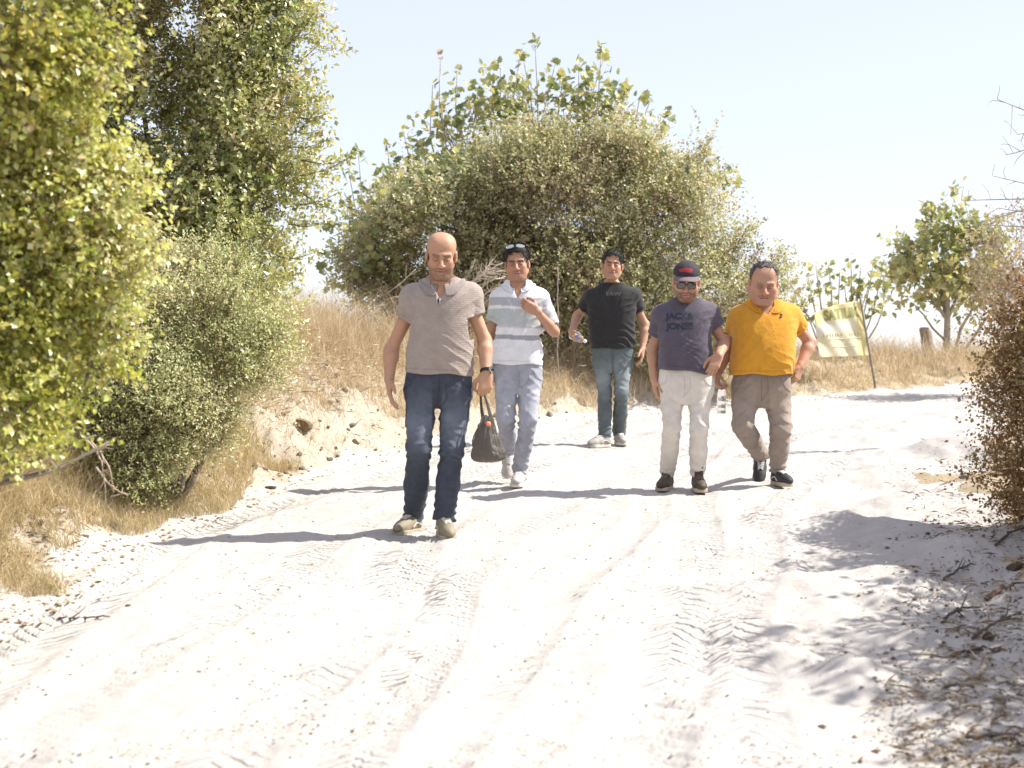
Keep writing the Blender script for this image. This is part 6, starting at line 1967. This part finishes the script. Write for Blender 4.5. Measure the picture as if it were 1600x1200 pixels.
stone(1555, 1020, 22, 2, 'small brown stone in the right hand litter', None, .7)
stone(1500, 965, 10, 2, 'tiny dark stone on the shaded dust', None, .7)
r6 = np.random.default_rng(77); placed = []; used = set()
for k in range(400):
    y = r6.uniform(8.3, 17.5); s_ = abs(r6.normal() * .35) + .02
    x = float(edge_l(y)) - s_ * 1.25
    px, py = 800 + x * F / y, 600 + (CAMZ - float(zg(x, y))) * F / y
    if px < 20 or px > 1000 or (590 < px < 770 and py < 800) or any(math.hypot(px - a, py - b) < 9 for a, b in placed): continue
    w = r6.choice([7, 8, 9, 11, 14, 18], p=[.25, .25, .2, .15, .1, .05]); mt = int(r6.choice([0, 1], p=[.7, .3]))
    where = 'below the left undergrowth' if px < 170 else 'below the grey green shrub' if px < 330 else 'just right of the shrub' if px < 430 else 'midway to the bald man' if px < 520 else 'close to the bald man' if px < 620 else 'behind the black bag' if px < 830 else 'behind the men'
    lift = 'at the road edge' if s_ < .18 else 'low on the bank' if s_ < .4 else 'halfway up the bank' if s_ < .7 else 'high on the bank'
    lb = f"{'small' if w < 8.5 else 'middling' if w < 12 else 'large'} {('pale', 'ochre')[mt]} stone {lift} {where}"
    if lb in used: continue
    used.add(lb); placed.append((px, py))
    stone(px, py, w, mt, lb, 'stones in the left bank', r6.uniform(.5, .9))

def pebbles(name, P, S, pal, seed, mat, flat=.6):
    r = np.random.default_rng(seed); n = len(P)
    base = np.array([[1, 0, 0], [.3, .95, .1], [-.8, .6, 0], [-.8, -.6, .1], [.3, -.95, 0], [.1, 0, .9], [0, .1, -.5]])
    Fc = np.array([[0, 1, 5], [1, 2, 5], [2, 3, 5], [3, 4, 5], [4, 0, 5], [1, 0, 6], [2, 1, 6], [3, 2, 6], [4, 3, 6], [0, 4, 6]])
    a = r.uniform(0, 6.28, n); ca, sa = np.cos(a), np.sin(a)
    B = base[None] * r.uniform(.6, 1.35, (n, 7, 1))
    X = B[..., 0] * ca[:, None] - B[..., 1] * sa[:, None]; Y = B[..., 0] * sa[:, None] + B[..., 1] * ca[:, None]
    V = np.stack([X, Y, B[..., 2] * flat], -1) * S[:, None, None] + P[:, None] + np.array([0, 0, .25]) * S[:, None, None]
    Q = (Fc[None] + (np.arange(n) * 7)[:, None, None]).reshape(-1, 3)
    C = np.array(pal)[r.integers(0, len(pal), n)] * r.uniform(.8, 1.2, (n, 1))
    o = link(name, np_mesh(name, V.reshape(-1, 3), Q, np.repeat(C, 7, 0), False), mat)
    return tag(o, kind='stuff')
M_PEB = attr_mat('pebble', .9, 60, .002, .2)
def spread_pts(n, seed, ymin, ymax, keep, pw=1.0):
    r = np.random.default_rng(seed)
    y = 1 / r.uniform(1 / ymax, 1 / ymin, n); x = r.uniform(-.34, .36, n) * y
    k = keep(x, y, r); x, y = x[k], y[k]
    return np.stack([x, y, zg(x, y)], -1), r
P, r_ = spread_pts(15000, 1, 4.4, 20, lambda x, y, r: (side_l(x, y) < .1) & (side_r(x, y) < .3) & (vnoise(x * 1.4, y * 1.4, 201) + .6 * vnoise(x * 4, y * 4, 202) > -.05 + .5 * r.random(len(x)) - .2))
pebbles('road_pebbles', P, .0022 + .006 * r_.random(len(P)) ** 3, [(.30, .26, .21), (.38, .34, .29), (.24, .20, .16), (.42, .38, .33)], 2, M_PEB)
P, r_ = spread_pts(26000, 3, 6.5, 19, lambda x, y, r: (side_l(x, y) > -.25) & (side_l(x, y) < 1.3))
pebbles('bank_clods', P, .003 + .015 * r_.random(len(P)) ** 3, [(.42, .34, .23), (.36, .28, .18), (.47, .41, .31), (.30, .21, .13)], 4, M_PEB)
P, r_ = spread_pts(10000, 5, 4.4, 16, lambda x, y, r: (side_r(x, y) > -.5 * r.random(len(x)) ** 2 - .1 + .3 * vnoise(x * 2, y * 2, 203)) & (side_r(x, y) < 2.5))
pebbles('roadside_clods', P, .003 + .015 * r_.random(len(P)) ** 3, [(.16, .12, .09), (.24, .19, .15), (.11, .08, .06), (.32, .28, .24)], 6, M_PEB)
# leaf litter and straw on the right verge, specks of straw on the road
def litter(name, P, L, W, pal, seed, mat, lie=1.6):
    r = np.random.default_rng(seed); n = len(P)
    D = r.normal(size=(n, 3)) * np.array([1, 1, .25]); N = np.array([0, 0, lie]) + r.normal(size=(n, 3)) * .5
    C = np.array(pal)[r.integers(0, len(pal), n)] * r.uniform(.7, 1.3, (n, 1))
    V, Fc, CC = leaves(T_LEAF, P + np.array([0, 0, .006]), D, N, L * r.uniform(.5, 1.4, n), W * r.uniform(.6, 1.3, n), C)
    return tag(link(name, np_mesh(name, V, Fc, CC, False), mat), kind='stuff')
P, r_ = spread_pts(30000, 7, 4.4, 15, lambda x, y, r: (side_r(x, y) > -.25 + .5 * vnoise(x * 2.2, y * 2.2, 205) + .2 * r.random(len(x))) & (side_r(x, y) < 2.6))
litter('leaf_litter', P + np.array([0, 0, .015]) * r_.random((len(P), 1)), .021, .011, [(.14, .10, .075), (.20, .15, .11), (.09, .07, .055), (.26, .21, .16), (.20, .18, .16)], 8, M_LEAFD)
litter('fallen_straw', P[::5] + np.array([0, 0, .02]), .075, .004, [(.40, .31, .20), (.28, .20, .13), (.5, .42, .3), (.2, .15, .1)], 9, M_STRAW)
P, r_ = spread_pts(9000, 10, 4.4, 14, lambda x, y, r: (side_l(x, y) < .0) & (side_r(x, y) < .0) & (vnoise(x * 1.1, y * 1.1, 206) + .7 * vnoise(x * 3.3, y * 3.3, 207) > .28))
litter('straw_specks', P, .022, .004, [(.40, .33, .16), (.33, .25, .12), (.25, .19, .10)], 11, M_STRAW)
P, r_ = spread_pts(26000, 12, 6.8, 17, lambda x, y, r: (side_l(x, y) > .0 + .3 * r.random(len(x))) & (side_l(x, y) < 1.4) & (vnoise(x * 1.9, y * 1.9, 208) > -.2))
litter('bank_straw', P, .085, .0035, [(.46, .36, .22), (.38, .28, .16), (.52, .44, .30), (.28, .19, .10)], 13, M_STRAW, .9)

P, r_ = spread_pts(16000, 14, 8, 18, lambda x, y, r: (side_l(x, y) > .1) & (side_l(x, y) < 1.5) & (vnoise(x * 2.6, y * 2.6, 209) > -.1))
litter('bank_leaves', P, .022, .012, [(.30, .21, .12), (.38, .28, .16), (.24, .20, .10), (.46, .38, .25)], 15, M_LEAFD, .9)
P, r_ = spread_pts(60000, 16, 11, 21, lambda x, y, r: (side_l(x, y) > .5) & (side_l(x, y) < 3.2))
litter('tangled_straw', P + np.array([0, 0, .25]) * r_.random((len(P), 1)) ** 1.5, .11, .0026, PAL_G, 17, M_STRAW, .3)
